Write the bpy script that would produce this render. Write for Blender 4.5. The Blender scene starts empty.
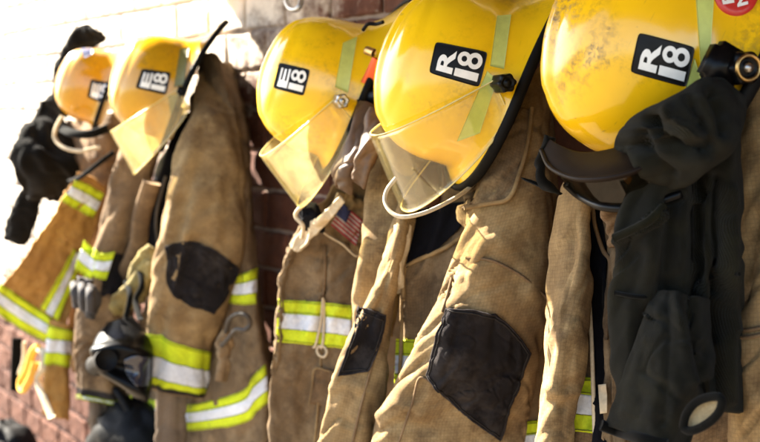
import bpy, bmesh, math, random
import numpy as np
from mathutils import Vector, Matrix
from mathutils.bvhtree import BVHTree

random.seed(7)
DEBUG = False
R = math.radians
scene = bpy.context.scene
COL = scene.collection

# ------------------------------------------------------------------ camera
F_PX = 1100.0                      # focal length for a 760 px wide frame
PHI = math.atan(111 / 1100.0)      # camera looks slightly down
TH = math.atan(790 / 1100.0 * math.cos(PHI))   # angle between view and wall
CAM = Vector((0.0, -1.56, 1.60))
FH = Vector((-math.cos(TH), math.sin(TH), 0))
RV = Vector((math.sin(TH), math.cos(TH), 0))
FV = FH * math.cos(PHI) + Vector((0, 0, -math.sin(PHI)))
UV = Vector((0, 0, math.cos(PHI))) + FH * math.sin(PHI)
cd = bpy.data.cameras.new('camera')
cam = bpy.data.objects.new('camera', cd)
COL.objects.link(cam)
cam.matrix_world = Matrix(((RV.x, UV.x, -FV.x, CAM.x), (RV.y, UV.y, -FV.y, CAM.y), (RV.z, UV.z, -FV.z, CAM.z), (0, 0, 0, 1)))
cd.sensor_width = 36.0
cd.lens = F_PX / 760.0 * 36.0
cd.clip_start = 0.05
cd.clip_end = 500
cd.dof.use_dof = True
cd.dof.focus_distance = 1.74
cd.dof.aperture_fstop = 3.9
scene.camera = cam

# ------------------------------------------------------------------ light
SUN_AZ, SUN_EL = R(18), R(36)      # grazing along the wall from its far end
to_sun = Vector((-math.cos(SUN_EL) * math.cos(SUN_AZ), -math.cos(SUN_EL) * math.sin(SUN_AZ), math.sin(SUN_EL)))
w = bpy.data.worlds.new('World')
scene.world = w
w.use_nodes = True
nt = w.node_tree
bg = nt.nodes['Background']
sky = nt.nodes.new('ShaderNodeTexSky')
sky.sky_type = 'NISHITA'
sky.sun_disc = False
sky.sun_elevation = SUN_EL
sky.sun_rotation = math.atan2(to_sun.x, to_sun.y)
nt.links.new(sky.outputs[0], bg.inputs[0])
bg.inputs[1].default_value = 0.059
sd = bpy.data.lights.new('sun', 'SUN')
sd.energy = 5.0
sd.angle = R(0.5)
sd.color = (1.0, 0.92, 0.78)
so = bpy.data.objects.new('sun', sd)
COL.objects.link(so)
so.rotation_euler = to_sun.to_track_quat('Z', 'Y').to_euler()
so.location = (-3, -3, 5)
scene.view_settings.view_transform = 'Standard'
scene.view_settings.look = 'None'
scene.view_settings.exposure = 3.45
scene.view_settings.gamma = 1
scene.cycles.max_bounces = 8
scene.cycles.transparent_max_bounces = 16
scene.cycles.use_denoising = True

# ------------------------------------------------------------------ helpers
def W(px, py, d):
    """point on the plane d metres out from the wall that a view through (px, py) meets"""
    v = FV + RV * ((px - 380) / F_PX) + UV * ((221 - py) / F_PX)
    return CAM + v * ((-d - CAM.y) / v.y)

def proj(P):
    P = np.asarray(P, float) - np.array(CAM)
    z = P @ np.array(FV)
    return np.stack([380 + F_PX * (P @ np.array(RV)) / z, 221 - F_PX * (P @ np.array(UV)) / z], -1)

MW = {}                                          # world matrices of the empties
def thing(name, label, cat, loc=(0, 0, 0), mat=None, group=None):
    o = bpy.data.objects.new(name, None)
    o.empty_display_size = 0.05
    COL.objects.link(o)
    m = mat if mat is not None else Matrix.Translation(Vector(loc))
    o.matrix_world = m
    MW[o.name] = m.copy()
    tag(o, label, cat, group)
    return o

def tag(o, label=None, cat=None, group=None, kind=None):
    if label: o['label'] = label
    if cat: o['category'] = cat
    if group: o['group'] = group
    if kind: o['kind'] = kind
    return o

def obj(name, verts, faces, mat, parent=None, uvs=None, smooth=True, world=True, label=None):
    me = bpy.data.meshes.new(name)
    root = parent
    while root is not None and root.parent is not None:
        root = root.parent
    if root is not None and world:
        inv = MW[root.name].inverted()
        verts = [inv @ Vector(v) for v in verts]
    me.from_pydata([tuple(v) for v in verts], [], [tuple(int(i) for i in f) for f in faces])
    if uvs is not None:
        l = me.uv_layers.new(name='UVMap')
        idx = np.empty(len(me.loops), int)
        me.loops.foreach_get('vertex_index', idx)
        l.data.foreach_set('uv', np.asarray(uvs, np.float32)[idx].ravel())
    if smooth:
        me.polygons.foreach_set('use_smooth', [True] * len(me.polygons))
    me.update()
    me.materials.append(mat)
    o = bpy.data.objects.new(name, me)
    COL.objects.link(o)
    if parent is not None:
        o.parent = parent
    if label: o['label'] = label
    return o

def cr(a, n):
    """Catmull-Rom through the rows of a, n samples"""
    a = np.asarray(a, float)
    m = len(a)
    if m == 2:
        t = np.linspace(0, 1, n).reshape((-1,) + (1,) * (a.ndim - 1))
        return a[0] * (1 - t) + a[1] * t
    pad = np.concatenate([[2 * a[0] - a[1]], a, [2 * a[-1] - a[-2]]])
    t = np.linspace(0, m - 1, n)
    i = np.minimum(t.astype(int), m - 2)
    f = (t - i).reshape((-1,) + (1,) * (a.ndim - 1))
    p0, p1, p2, p3 = pad[i], pad[i + 1], pad[i + 2], pad[i + 3]
    return 0.5 * (2 * p1 + (p2 - p0) * f + (2 * p0 - 5 * p1 + 4 * p2 - p3) * f ** 2 + (3 * p1 - p0 - 3 * p2 + p3) * f ** 3)

_rng = np.random.RandomState(3)
_G = _rng.normal(size=(256, 256))
def vnoise(x, y, seed=0):
    x = np.asarray(x) + seed * 17.31; y = np.asarray(y) + seed * 9.77
    xi = np.floor(x).astype(int); yi = np.floor(y).astype(int)
    fx = x - xi; fy = y - yi
    fx = fx * fx * fx * (fx * (fx * 6 - 15) + 10); fy = fy * fy * fy * (fy * (fy * 6 - 15) + 10)
    g = lambda a, b: _G[(a % 256), (b % 256)]
    return (g(xi, yi) * (1 - fx) + g(xi + 1, yi) * fx) * (1 - fy) + (g(xi, yi + 1) * (1 - fx) + g(xi + 1, yi + 1) * fx) * fy

def seg_dist(p, line):
    """distance of image points p (...,2) to a polyline"""
    best = None
    for a, b in zip(line[:-1], line[1:]):
        a = np.array(a[:2], float); b = np.array(b[:2], float); ab = b - a
        t = np.clip(((p - a) @ ab) / (ab @ ab), 0, 1)
        q = np.linalg.norm(p - (a + t[..., None] * ab), axis=-1)
        best = q if best is None else np.minimum(best, q)
    return best

class Surf:
    """a cloth surface: a grid of world points, open or closed round (u)"""
    def __init__(s, P, closed=False):
        s.P = P; s.closed = closed; s.normals()
        du = np.linalg.norm(np.diff(P, axis=1), axis=-1); dv = np.linalg.norm(np.diff(P, axis=0), axis=-1)
        z1 = np.zeros((P.shape[0], 1)); z0 = np.zeros((1, P.shape[1]))
        s.U = np.concatenate([z1, np.cumsum(du, 1)], 1)
        s.V = np.concatenate([z0, np.cumsum(dv, 0)], 0)
        s.U = s.U - s.U.mean(1, keepdims=True)
    def normals(s):
        P = s.P
        if s.closed:
            du = np.roll(P, -1, 1) - np.roll(P, 1, 1)
        else:
            du = np.gradient(P, axis=1)
        dv = np.gradient(P, axis=0)
        n = np.cross(du, dv)
        n /= np.maximum(np.linalg.norm(n, axis=-1, keepdims=True), 1e-9)
        if not s.closed:
            c = P.shape[0] // 2, P.shape[1] // 2
            if np.sum(n * (np.array(CAM) - P)) < 0: n = -n
        else:
            c = P.mean(1, keepdims=True)
            if np.sum(n * (P - c)) < 0: n = -n
        s.N = n
    def fold(s, amp=.007, wu=.07, wv=.35, seed=0, fine=.0016, floor=None, cre=.0055, cs=.085):
        u = s.U; v = s.V
        if s.closed:
            k = np.linspace(0, 2 * math.pi, s.P.shape[1], endpoint=False)[None, :] + 0 * v
            rad = (np.abs(s.U).max(1, keepdims=True) * 2 / (2 * math.pi))
            a = np.cos(k) * rad; b = np.sin(k) * rad
            n1 = vnoise(a / wu + .35 * v / wv, b / wu + v / wv, seed) + .6 * vnoise(a / wu * 2.1 - v / wv, b / wu * 2.1 + 1.9 * v / wv, seed + 1)
            n2 = vnoise(a / .022 + v / .05, b / .022 + v / .03, seed + 2)
        else:
            wob = .5 * vnoise(u / .3, v / .25, seed + 5)
            n1 = vnoise(u / wu + wob, v / wv, seed) + .5 * vnoise(u / wu * 2.2 + wob * 2, v / wv * 2, seed + 1)
            n2 = vnoise(u / .02, v / .03, seed + 2) + .5 * vnoise(u / .009, v / .012, seed + 3)
        h = amp * n1 + fine * n2
        if s.closed: A, B = a + .6 * v, b + v          # creases: thin valleys along the contours of a slow noise
        else: A, B = u + .5 * v, v - .3 * u
        wob2 = .35 * vnoise(A / .03, B / .03, seed + 7)
        n3 = vnoise(A / (cs * 1.6) + wob2 * .4, B / cs, seed + 8) + .25 * wob2
        n4 = vnoise(A / (cs * .7) - wob2 * .3, B / (cs * 1.1), seed + 9) + .2 * wob2
        msk = np.clip(.55 + .8 * vnoise(A / .16, B / .2, seed + 10), 0, 1.3)
        h = h - cre * msk * np.exp(-(n3 / .20) ** 2) - .6 * cre * np.clip(1.1 - msk, 0, 1) * np.exp(-(n4 / .16) ** 2) + .5 * cre * msk * np.exp(-((n3 - .45) / .3) ** 2)
        if floor is not None: h = np.maximum(h, floor) + .25 * np.minimum(h - floor, 0) * 0
        s.P = s.P + s.N * h[..., None]
        s.normals()
        return s
    def crease(s, *items):
        q = proj(s.P)
        face = np.clip(np.sum(s.N * (np.array(CAM) - s.P), -1) / np.linalg.norm(np.array(CAM) - s.P, axis=-1) * 3, 0, 1) if s.closed else 1.0
        d = 0
        for line, amp, wpx in items:
            d = d + amp * np.exp(-(seg_dist(q, line) / wpx) ** 2)
        s.P = s.P + s.N * (d * face)[..., None]
        s.normals()
        return s
    def bvh(s):
        if not hasattr(s, '_b'):
            nv, nu = s.P.shape[:2]
            s._b = BVHTree.FromPolygons([tuple(p) for p in s.P.reshape(-1, 3)], grid_faces(nv, nu, s.closed))
        return s._b
    def build(s, name, mat, parent, thick=.004, caps=(True, True), label=None):
        P, N = s.P, s.N
        nv, nu = P.shape[:2]
        uv = np.stack([s.U, s.V], -1).reshape(-1, 2)
        if s.closed:
            rows = [P]; uvr = [uv]
            c0 = P[:1].mean(1, keepdims=True); c1 = P[-1:].mean(1, keepdims=True)
            pre, post = [], []
            ax1 = (P[-6:-5].mean(1, keepdims=True) - c1); ax1 = ax1 / np.linalg.norm(ax1)
            if caps[0]: pre = [c0 + (P[:1] - c0) * .03, c0 + (P[:1] - c0) * .7]
            if caps[1]: post = [c1 + (P[-1:] - c1) * .93 - ax1 * .003, c1 + (P[-1:] - c1) * .86, c1 + (P[-1:] - c1) * .8 + ax1 * .05, c1 + (P[-1:] - c1) * .1 + ax1 * .06]
            G = np.concatenate(pre + [P] + post, 0)
            uvs = np.concatenate([np.tile(uv[:nu], (len(pre), 1)), uv, np.tile(uv[-nu:], (len(post), 1))])
            return obj(name, G.reshape(-1, 3), grid_faces(len(G), nu, True), mat, parent, uvs, label=label)
        B = P - N * thick
        V = np.concatenate([P.reshape(-1, 3), B.reshape(-1, 3)])
        n = nv * nu
        f = grid_faces(nv, nu, False)
        f += [(a + n, d + n, c + n, b + n) for a, b, c, d in f]
        def side(ids):
            return [(a, b, b + n, a + n) for a, b in zip(ids[:-1], ids[1:])]
        f += side([j for j in range(nu)][::-1]) + side([i * nu for i in range(nv)]) + side([i * nu + nu - 1 for i in range(nv)][::-1]) + side([(nv - 1) * nu + j for j in range(nu)])
        return obj(name, V, f, mat, parent, np.concatenate([uv, uv]), label=label)
    def rows(s, t0, t1, off=.003, n=14):
        """a ring or strip of this surface between the fractions t0 and t1 of its rows, raised by off"""
        nv = s.P.shape[0]
        t = np.linspace(t0, t1, n) * (nv - 1)
        i = np.clip(t.astype(int), 0, nv - 2); f = (t - i)[:, None, None]
        P = s.P[i] * (1 - f) + s.P[i + 1] * f
        N = s.N[i] * (1 - f) + s.N[i + 1] * f
        q = Surf(P + N * off, s.closed)
        q.U = s.U[i]; q.V = s.V[i] * (1 - f[..., 0]) + s.V[i + 1] * f[..., 0]
        return q

def grid_faces(nv, nu, closed):
    f = []
    for i in range(nv - 1):
        for j in range(nu if closed else nu - 1):
            k = (j + 1) % nu
            f.append((i * nu + j, i * nu + k, (i + 1) * nu + k, (i + 1) * nu + j))
    return f

def patch(rows, nv=70, nu=60, wrap_left=0, wrap_right=0):
    """open cloth from a lattice of (px, py, distance from the wall)"""
    g = [[tuple(W(*p)) for p in r] for r in rows]
    if wrap_left:
        g = [[tuple(Vector(r[0]) + Vector((-.01, wrap_left, 0)))] + r for r in g]
    if wrap_right:
        g = [r + [tuple(Vector(r[-1]) + Vector((-1.5 * wrap_right, wrap_right, 0)))] for r in g]
    a = cr(np.array(g), nv)
    a = cr(a.swapaxes(0, 1), nu).swapaxes(0, 1)
    return Surf(a)

def tube(rows, nv=80, nu=56, power=2.3):
    """closed sleeve: each row is left edge, right edge (px), distance from the wall at its middle, half thickness"""
    C, H, T = [], [], []
    out = []
    for xl, yl, xr, yr, d, th in rows:
        c = W((xl + xr) / 2, (yl + yr) / 2, d)
        z = (c - CAM).dot(FV)
        def at(px, py):
            return CAM + (FV + RV * ((px - 380) / F_PX) + UV * ((221 - py) / F_PX)) * z
        out.append((list(c), list((at(xr, yr) - at(xl, yl)) / 2), th))
    C = cr(np.array([o[0] for o in out]), nv); H = cr(np.array([o[1] for o in out]), nv); T = cr(np.array([[o[2]] for o in out]), nv)
    view = np.array(CAM) - C
    view /= np.linalg.norm(view, axis=1, keepdims=True)
    hn = H / np.linalg.norm(H, axis=1, keepdims=True)
    D = view - hn * np.sum(view * hn, 1, keepdims=True)
    D /= np.linalg.norm(D, axis=1, keepdims=True)
    k = np.linspace(0, 2 * math.pi, nu, endpoint=False)
    ce = np.sign(np.cos(k)) * np.abs(np.cos(k)) ** (2 / power); se = np.sign(np.sin(k)) * np.abs(np.sin(k)) ** (2 / power)
    P = C[:, None] + ce[None, :, None] * H[:, None] + se[None, :, None] * (D * T)[:, None]
    return Surf(P, True)

def drape(s, rows, off=.004, nv=24, nu=24):
    """a cloth piece laid over surface s: lattice of (px, py) points, lifted by off"""
    q = cr(np.array([[p[:2] for p in r] for r in rows], float), nv)
    q = cr(q.swapaxes(0, 1), nu).swapaxes(0, 1)
    b = s.bvh()
    Z = np.full((nv, nu), np.nan)
    D = np.empty((nv, nu, 3))
    for i in range(nv):
        for j in range(nu):
            v = (FV + RV * ((q[i, j, 0] - 380) / F_PX) + UV * ((221 - q[i, j, 1]) / F_PX))
            D[i, j] = v
            h = b.ray_cast(CAM, v.normalized())
            if h[0] is not None:
                Z[i, j] = (h[0] - CAM).dot(FV)
    ok = np.argwhere(~np.isnan(Z))
    if len(ok) == 0:
        raise RuntimeError('drape misses %s' % (rows[0][0],))
    for i, j in np.argwhere(np.isnan(Z)):
        k = np.argmin(((ok - (i, j)) ** 2).sum(1))
        Z[i, j] = Z[ok[k][0], ok[k][1]]
    P = np.array(CAM) + D * (Z - off)[..., None]
    return Surf(P)

def on(s, pts, off=.004):
    """polyline of px points laid on a surface -> world points"""
    out = []
    last = None
    for p in pts:
        v = (FV + RV * ((p[0] - 380) / F_PX) + UV * ((221 - p[1]) / F_PX))
        h = s.bvh().ray_cast(CAM, v.normalized())
        if h[0] is not None:
            last = (h[0] - CAM).dot(FV)
        if last is None:
            h2 = s.bvh().find_nearest(CAM + v * 2.0)
            last = (h2[0] - CAM).dot(FV)
        out.append(CAM + v * (last - off))
    return out

def cord_mesh(pts, r, n=40, k=8, flat=1.0, closed=False):
    a = np.array([list(p) for p in pts], float)
    if closed:
        a = np.concatenate([a, a[:1]])
    a = cr(a, n)
    t = np.gradient(a, axis=0); t /= np.linalg.norm(t, axis=1, keepdims=True) + 1e-9
    view = np.array(CAM) - a; view /= np.linalg.norm(view, axis=1, keepdims=True)
    s = np.cross(t, view); s /= np.linalg.norm(s, axis=1, keepdims=True) + 1e-9
    d = np.cross(s, t)
    g = np.linspace(0, 2 * math.pi, k, endpoint=False)
    P = a[:, None] + r * (np.cos(g)[None, :, None] * s[:, None] + flat * np.sin(g)[None, :, None] * d[:, None])
    V = P.reshape(-1, 3)
    f = grid_faces(n, k, True)
    if not closed:
        f += [tuple(range(k)), tuple(range((n - 1) * k, n * k))[::-1]]
    return V, f

def cord(name, pts, r, mat, parent, n=40, flat=1.0, label=None, closed=False, k=8):
    V, f = cord_mesh(pts, r, n, k, flat, closed)
    return obj(name, V, f, mat, parent, label=label)

# ------------------------------------------------------------------ materials
def nodes(name):
    m = bpy.data.materials.new(name)
    m.use_nodes = True
    t = m.node_tree
    return m, t, t.nodes['Principled BSDF']

def N(t, kind, **kw):
    n = t.nodes.new(kind)
    for k, v in kw.items():
        if k.startswith('i_'):
            n.inputs[k[2:].replace('_', ' ')].default_value = v
        else:
            setattr(n, k, v)
    return n

def ramp(t, fac, p0, p1, c0=(0, 0, 0, 1), c1=(1, 1, 1, 1)):
    r = N(t, 'ShaderNodeValToRGB')
    r.color_ramp.elements[0].position = p0; r.color_ramp.elements[1].position = p1
    r.color_ramp.elements[0].color = c0; r.color_ramp.elements[1].color = c1
    t.links.new(fac, r.inputs[0])
    return r.outputs[0]

def mix(t, fac, a, b, mode='MIX'):
    m = N(t, 'ShaderNodeMix', data_type='RGBA', blend_type=mode)
    for s, v in ((m.inputs[0], fac), (m.inputs[6], a), (m.inputs[7], b)):
        if isinstance(v, (int, float)): s.default_value = v
        elif isinstance(v, tuple): s.default_value = v if len(v) == 4 else v + (1,)
        else: t.links.new(v, s)
    return m.outputs[2]

def noise(t, scale, detail=6, rough=.6, vec=None, dist=0.0):
    n = N(t, 'ShaderNodeTexNoise', i_Scale=scale, i_Detail=detail, i_Roughness=rough, i_Distortion=dist)
    if vec is not None: t.links.new(vec, n.inputs['Vector'])
    return n.outputs[0]

def fabric(name, base, dirt, light=None, weave=210, bump=.35, sheen=.15, grime=.75, rough=.92, ripstop=True):
    m, t, p = nodes(name)
    tc = N(t, 'ShaderNodeTexCoord')
    o = tc.outputs['Object']; uv = tc.outputs['UV']
    c = mix(t, ramp(t, noise(t, 7, 6, .66, o, .6), .36, .62), base, dirt)
    if light:
        c = mix(t, ramp(t, noise(t, 9, 7, .7, o), .48, .70), c, light)
    c = mix(t, ramp(t, noise(t, 26, 8, .7, o), .58, .78, (0, 0, 0, 1), (grime,) * 3 + (1,)), c, tuple(x * .35 for x in dirt[:3]))
    c = mix(t, .5, c, ramp(t, noise(t, 160, 3, .6, o), .25, .8, (.62, .62, .62, 1), (1.25, 1.25, 1.25, 1)), 'MULTIPLY')
    # woven yarn: fine threads and, on the coat cloth, the raised ripstop grid
    def grid(scale):
        mp = N(t, 'ShaderNodeMapping'); mp.inputs['Scale'].default_value = (scale,) * 3
        t.links.new(uv, mp.inputs[0])
        w1 = N(t, 'ShaderNodeTexWave', bands_direction='X', i_Scale=1.0, i_Distortion=.5)
        w2 = N(t, 'ShaderNodeTexWave', bands_direction='Y', i_Scale=1.0, i_Distortion=.5)
        t.links.new(mp.outputs[0], w1.inputs[0]); t.links.new(mp.outputs[0], w2.inputs[0])
        h = N(t, 'ShaderNodeMath', operation='MAXIMUM')
        t.links.new(w1.outputs[1], h.inputs[0]); t.links.new(w2.outputs[1], h.inputs[1])
        return h.outputs[0]
    hh = grid(weave)
    if ripstop:
        g2 = grid(52)
        c = mix(t, .30, c, ramp(t, g2, .80, 1.0, (1.06, 1.06, 1.06, 1), (.45, .45, .45, 1)), 'MULTIPLY')
        c = mix(t, .25, c, ramp(t, hh, .5, 1.0, (.7, .7, .7, 1), (1.1, 1.1, 1.1, 1)), 'MULTIPLY')
    a = N(t, 'ShaderNodeMath', operation='MULTIPLY_ADD'); a.inputs[1].default_value = .6
    t.links.new(noise(t, 55, 8, .7, o), a.inputs[0]); t.links.new(hh, a.inputs[2])
    b = N(t, 'ShaderNodeBump', i_Strength=bump, i_Distance=.002)
    t.links.new(a.outputs[0], b.inputs['Height'])
    t.links.new(c, p.inputs['Base Color']); t.links.new(b.outputs[0], p.inputs['Normal'])
    p.inputs['Roughness'].default_value = rough
    p.inputs['Sheen Weight'].default_value = sheen * .12
    p.inputs['Specular IOR Level'].default_value = .03 if max(base) < .008 else .06 if max(base) < .05 else .15
    return m

def plain(name, col, rough=.5, metal=0, spec=.5, var=.25, scale=30, bump=.08, coat=0, dirt=None):
    m, t, p = nodes(name)
    tc = N(t, 'ShaderNodeTexCoord'); o = tc.outputs['Object']
    n = noise(t, scale, 6, .65, o)
    d = dirt or tuple(x * (1 - var) for x in col)
    t.links.new(mix(t, ramp(t, n, .35, .7), col, d), p.inputs['Base Color'])
    b = N(t, 'ShaderNodeBump', i_Strength=bump, i_Distance=.002)
    t.links.new(noise(t, scale * 4, 5, .6, o), b.inputs['Height']); t.links.new(b.outputs[0], p.inputs['Normal'])
    rr = N(t, 'ShaderNodeMapRange'); rr.inputs[3].default_value = max(0, rough - .1); rr.inputs[4].default_value = min(1, rough + .15)
    t.links.new(n, rr.inputs[0]); t.links.new(rr.outputs[0], p.inputs['Roughness'])
    p.inputs['Metallic'].default_value = metal; p.inputs['Specular IOR Level'].default_value = spec
    p.inputs['Coat Weight'].default_value = coat; p.inputs['Coat Roughness'].default_value = .1
    return m

CANVAS = fabric('tan_canvas', (.285, .186, .084), (.140, .088, .042), (.38, .268, .13))
CANVAS_BROWN = fabric('brown_canvas', (.185, .116, .060), (.095, .060, .033), (.26, .17, .09))
CANVAS_GREY = fabric('grey_brown_canvas', (.195, .130, .070), (.100, .067, .038), (.28, .195, .108))
CANVAS_GOLD = fabric('golden_canvas', (.40, .205, .050), (.29, .145, .040), (.44, .25, .08), grime=.35)
PATCHM = fabric('black_patch', (.027, .0225, .0235), (.014, .012, .013), (.062, .052, .048), bump=.9, sheen=.1, grime=.3, ripstop=False)
LIMETHREAD = plain('trim_thread', (.20, .21, .03), .8, spec=.1, var=.5, scale=300, bump=.4)
STITCH = plain('dark_thread', (.026, .022, .020), .8, spec=.1, var=.5, scale=300, bump=.4)
LINING = fabric('dark_lining', (.006, .006, .009), (.004, .004, .005), None, bump=.2, sheen=.15, grime=.2, ripstop=False)
KNIT = fabric('dark_knit', (.0095, .0088, .0042), (.0050, .0046, .0024), (.017, .0155, .0070), weave=190, bump=.9, sheen=.35, grime=.2, ripstop=False)
BLACKCLOTH = fabric('black_cloth', (.0045, .0045, .004), (.003, .003, .0026), (.008, .0078, .0065), sheen=.3, grime=.2, ripstop=False)
WRISTLET = fabric('knit_wristlet', (.17, .125, .085), (.12, .085, .058), None, weave=700, sheen=.2, ripstop=False)
LIME = fabric('lime_trim', (.62, .72, .02), (.48, .55, .02), None, weave=300, bump=.25, sheen=.0, grime=.6, rough=.7, ripstop=False)
SILVER = fabric('silver_trim', (.72, .74, .78), (.55, .57, .62), None, weave=400, bump=.25, sheen=.0, grime=.5, rough=.45, ripstop=False)
CREAM = fabric('cream_webbing', (.62, .52, .36), (.45, .36, .24), None, weave=900, sheen=.1, grime=.3, ripstop=False)
YELLOWSTRAP = fabric('yellow_webbing', (.70, .42, .08), (.55, .30, .05), None, weave=900, sheen=.1, grime=.3, ripstop=False)
LEATHER = plain('brown_leather', (.11, .058, .026), .55, var=.5, scale=22, bump=.35)
GREYGLOVE = plain('grey_glove_leather', (.062, .057, .056), .8, spec=.15, var=.4, scale=22, bump=.35)
RUBBER = plain('black_rubber', (.0045, .0045, .0048), .6, spec=.12, var=.4, scale=40, bump=.15)
GLOSSBLACK = plain('black_plastic', (.003, .003, .0035), .3, spec=.13, var=.4, scale=30, bump=.04)
SMOKELENS_COL = (.02, .025, .04)
LENS = plain('dark_lens', SMOKELENS_COL, .12, var=.2, bump=.01, coat=.6)
METAL = plain('grey_metal', (.45, .44, .42), .35, metal=1, var=.4, bump=.05)
METALDARK = plain('worn_steel', (.07, .06, .05), .55, metal=.3, spec=.2, var=.4, bump=.05)
BRASS = plain('brass', (.50, .32, .12), .35, metal=1, var=.3, bump=.05)
DECAL = plain('black_decal', (.006, .006, .007), .35, spec=.15, var=.3, scale=60, bump=.03)
LETTER = plain('white_letter', (.82, .82, .80), .35, var=.12, scale=80, bump=.02)
REDDECAL = plain('red_decal', (.55, .03, .025), .3, var=.15, scale=60, bump=.02)
LIMEDECAL = plain('lime_reflector', (.55, .62, .16), .4, var=.22, scale=50, bump=.05)
OLIVEDECAL = plain('olive_reflector', (.16, .15, .04), .45, var=.3, scale=50, bump=.05)
ORANGE = plain('orange_plastic', (.85, .12, .02), .4, var=.15)
BLUEDECAL = plain('blue_decal', (.02, .025, .09), .35, var=.2)
LINER = plain('black_liner', (.010, .009, .008), .85, spec=.1, var=.4, bump=.3)

def shell_mat(name, col, soot=.45, seed=0.0, sootcol=(.06, .032, .010), lo=.50, hi=.66):
    m, t, p = nodes(name)
    tc = N(t, 'ShaderNodeTexCoord'); o = tc.outputs['Object']
    mp = N(t, 'ShaderNodeMapping'); mp.inputs['Location'].default_value = (seed, seed * 2.3, 0); t.links.new(o, mp.inputs[0]); o = mp.outputs[0]
    c = mix(t, ramp(t, noise(t, 9, 4, .6, o), .4, .7), col, tuple(x * .88 for x in col))
    big = ramp(t, noise(t, 6, 5, .65, o, .4), lo, hi)
    fin = ramp(t, noise(t, 95, 9, .8, o, .3), .45, .60)
    mm = N(t, 'ShaderNodeMath', operation='MULTIPLY'); t.links.new(big, mm.inputs[0]); t.links.new(fin, mm.inputs[1])
    sp = ramp(t, noise(t, 45, 3, .5, o), .72, .76)
    m2 = N(t, 'ShaderNodeMath', operation='MAXIMUM'); t.links.new(mm.outputs[0], m2.inputs[0]); t.links.new(sp, m2.inputs[1])
    ms = N(t, 'ShaderNodeMapping'); ms.inputs['Scale'].default_value = (9, 40, 160); ms.inputs['Rotation'].default_value = (.5, .3, .4); t.links.new(o, ms.inputs[0])
    scr = ramp(t, noise(t, 1.0, 4, .6, ms.outputs[0], 1.5), .66, .72)
    m5 = N(t, 'ShaderNodeMath', operation='MULTIPLY'); m5.inputs[1].default_value = .45; t.links.new(scr, m5.inputs[0])
    m6 = N(t, 'ShaderNodeMath', operation='MAXIMUM'); t.links.new(m5.outputs[0], m6.inputs[0]); t.links.new(m2.outputs[0], m6.inputs[1]); m2 = m6
    m3 = N(t, 'ShaderNodeMath', operation='MULTIPLY'); t.links.new(m2.outputs[0], m3.inputs[0]); m3.inputs[1].default_value = soot
    c = mix(t, m3.outputs[0], c, sootcol)
    t.links.new(c, p.inputs['Base Color'])
    r = N(t, 'ShaderNodeMapRange'); r.inputs[3].default_value = .16; r.inputs[4].default_value = .5
    t.links.new(m3.outputs[0], r.inputs[0]); t.links.new(r.outputs[0], p.inputs['Roughness'])
    b = N(t, 'ShaderNodeBump', i_Strength=.05, i_Distance=.003)
    t.links.new(noise(t, 22, 4, .6, o), b.inputs['Height']); t.links.new(b.outputs[0], p.inputs['Normal'])
    p.inputs['Coat Weight'].default_value = .3; p.inputs['Coat Roughness'].default_value = .08
    return m

YEL = (.86, .525, .006)

def shield_mat(name, tint, dust=.16, gloss=.24):
    m = bpy.data.materials.new(name); m.use_nodes = True
    t = m.node_tree; t.nodes.clear()
    out = N(t, 'ShaderNodeOutputMaterial')
    tr = N(t, 'ShaderNodeBsdfTransparent'); tr.inputs[0].default_value = tint + (1,)
    df = N(t, 'ShaderNodeBsdfDiffuse'); df.inputs[0].default_value = (.88, .78, .48, 1)
    tl = N(t, 'ShaderNodeBsdfTranslucent'); tl.inputs[0].default_value = (.88, .78, .48, 1)
    a = N(t, 'ShaderNodeMixShader'); a.inputs[0].default_value = .5
    t.links.new(df.outputs[0], a.inputs[1]); t.links.new(tl.outputs[0], a.inputs[2])
    tc = N(t, 'ShaderNodeTexCoord')
    mr = N(t, 'ShaderNodeMapRange'); mr.inputs[1].default_value = .35; mr.inputs[2].default_value = .75; mr.inputs[3].default_value = dust * .5; mr.inputs[4].default_value = dust * 1.8
    t.links.new(noise(t, 18, 7, .7, tc.outputs['Object']), mr.inputs[0])
    b = N(t, 'ShaderNodeMixShader')
    t.links.new(mr.outputs[0], b.inputs[0]); t.links.new(tr.outputs[0], b.inputs[1]); t.links.new(a.outputs[0], b.inputs[2])
    g = N(t, 'ShaderNodeBsdfGlossy'); g.inputs['Roughness'].default_value = .06
    fr = N(t, 'ShaderNodeFresnel'); fr.inputs[0].default_value = 1.5
    c = N(t, 'ShaderNodeMixShader')
    fm = N(t, 'ShaderNodeMath', operation='MINIMUM'); fm.inputs[1].default_value = gloss; t.links.new(fr.outputs[0], fm.inputs[0]); t.links.new(fm.outputs[0], c.inputs[0]); t.links.new(b.outputs[0], c.inputs[1]); t.links.new(g.outputs[0], c.inputs[2])
    t.links.new(c.outputs[0], out.inputs[0])
    return m
SHIELD = shield_mat('amber_shield', (.97, .93, .74))
SHIELDCLEAR = shield_mat('clear_amber_shield', (.975, .96, .84), .035)
SMOKE = shield_mat('smoked_visor', (.20, .15, .12), .008, .035)

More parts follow.
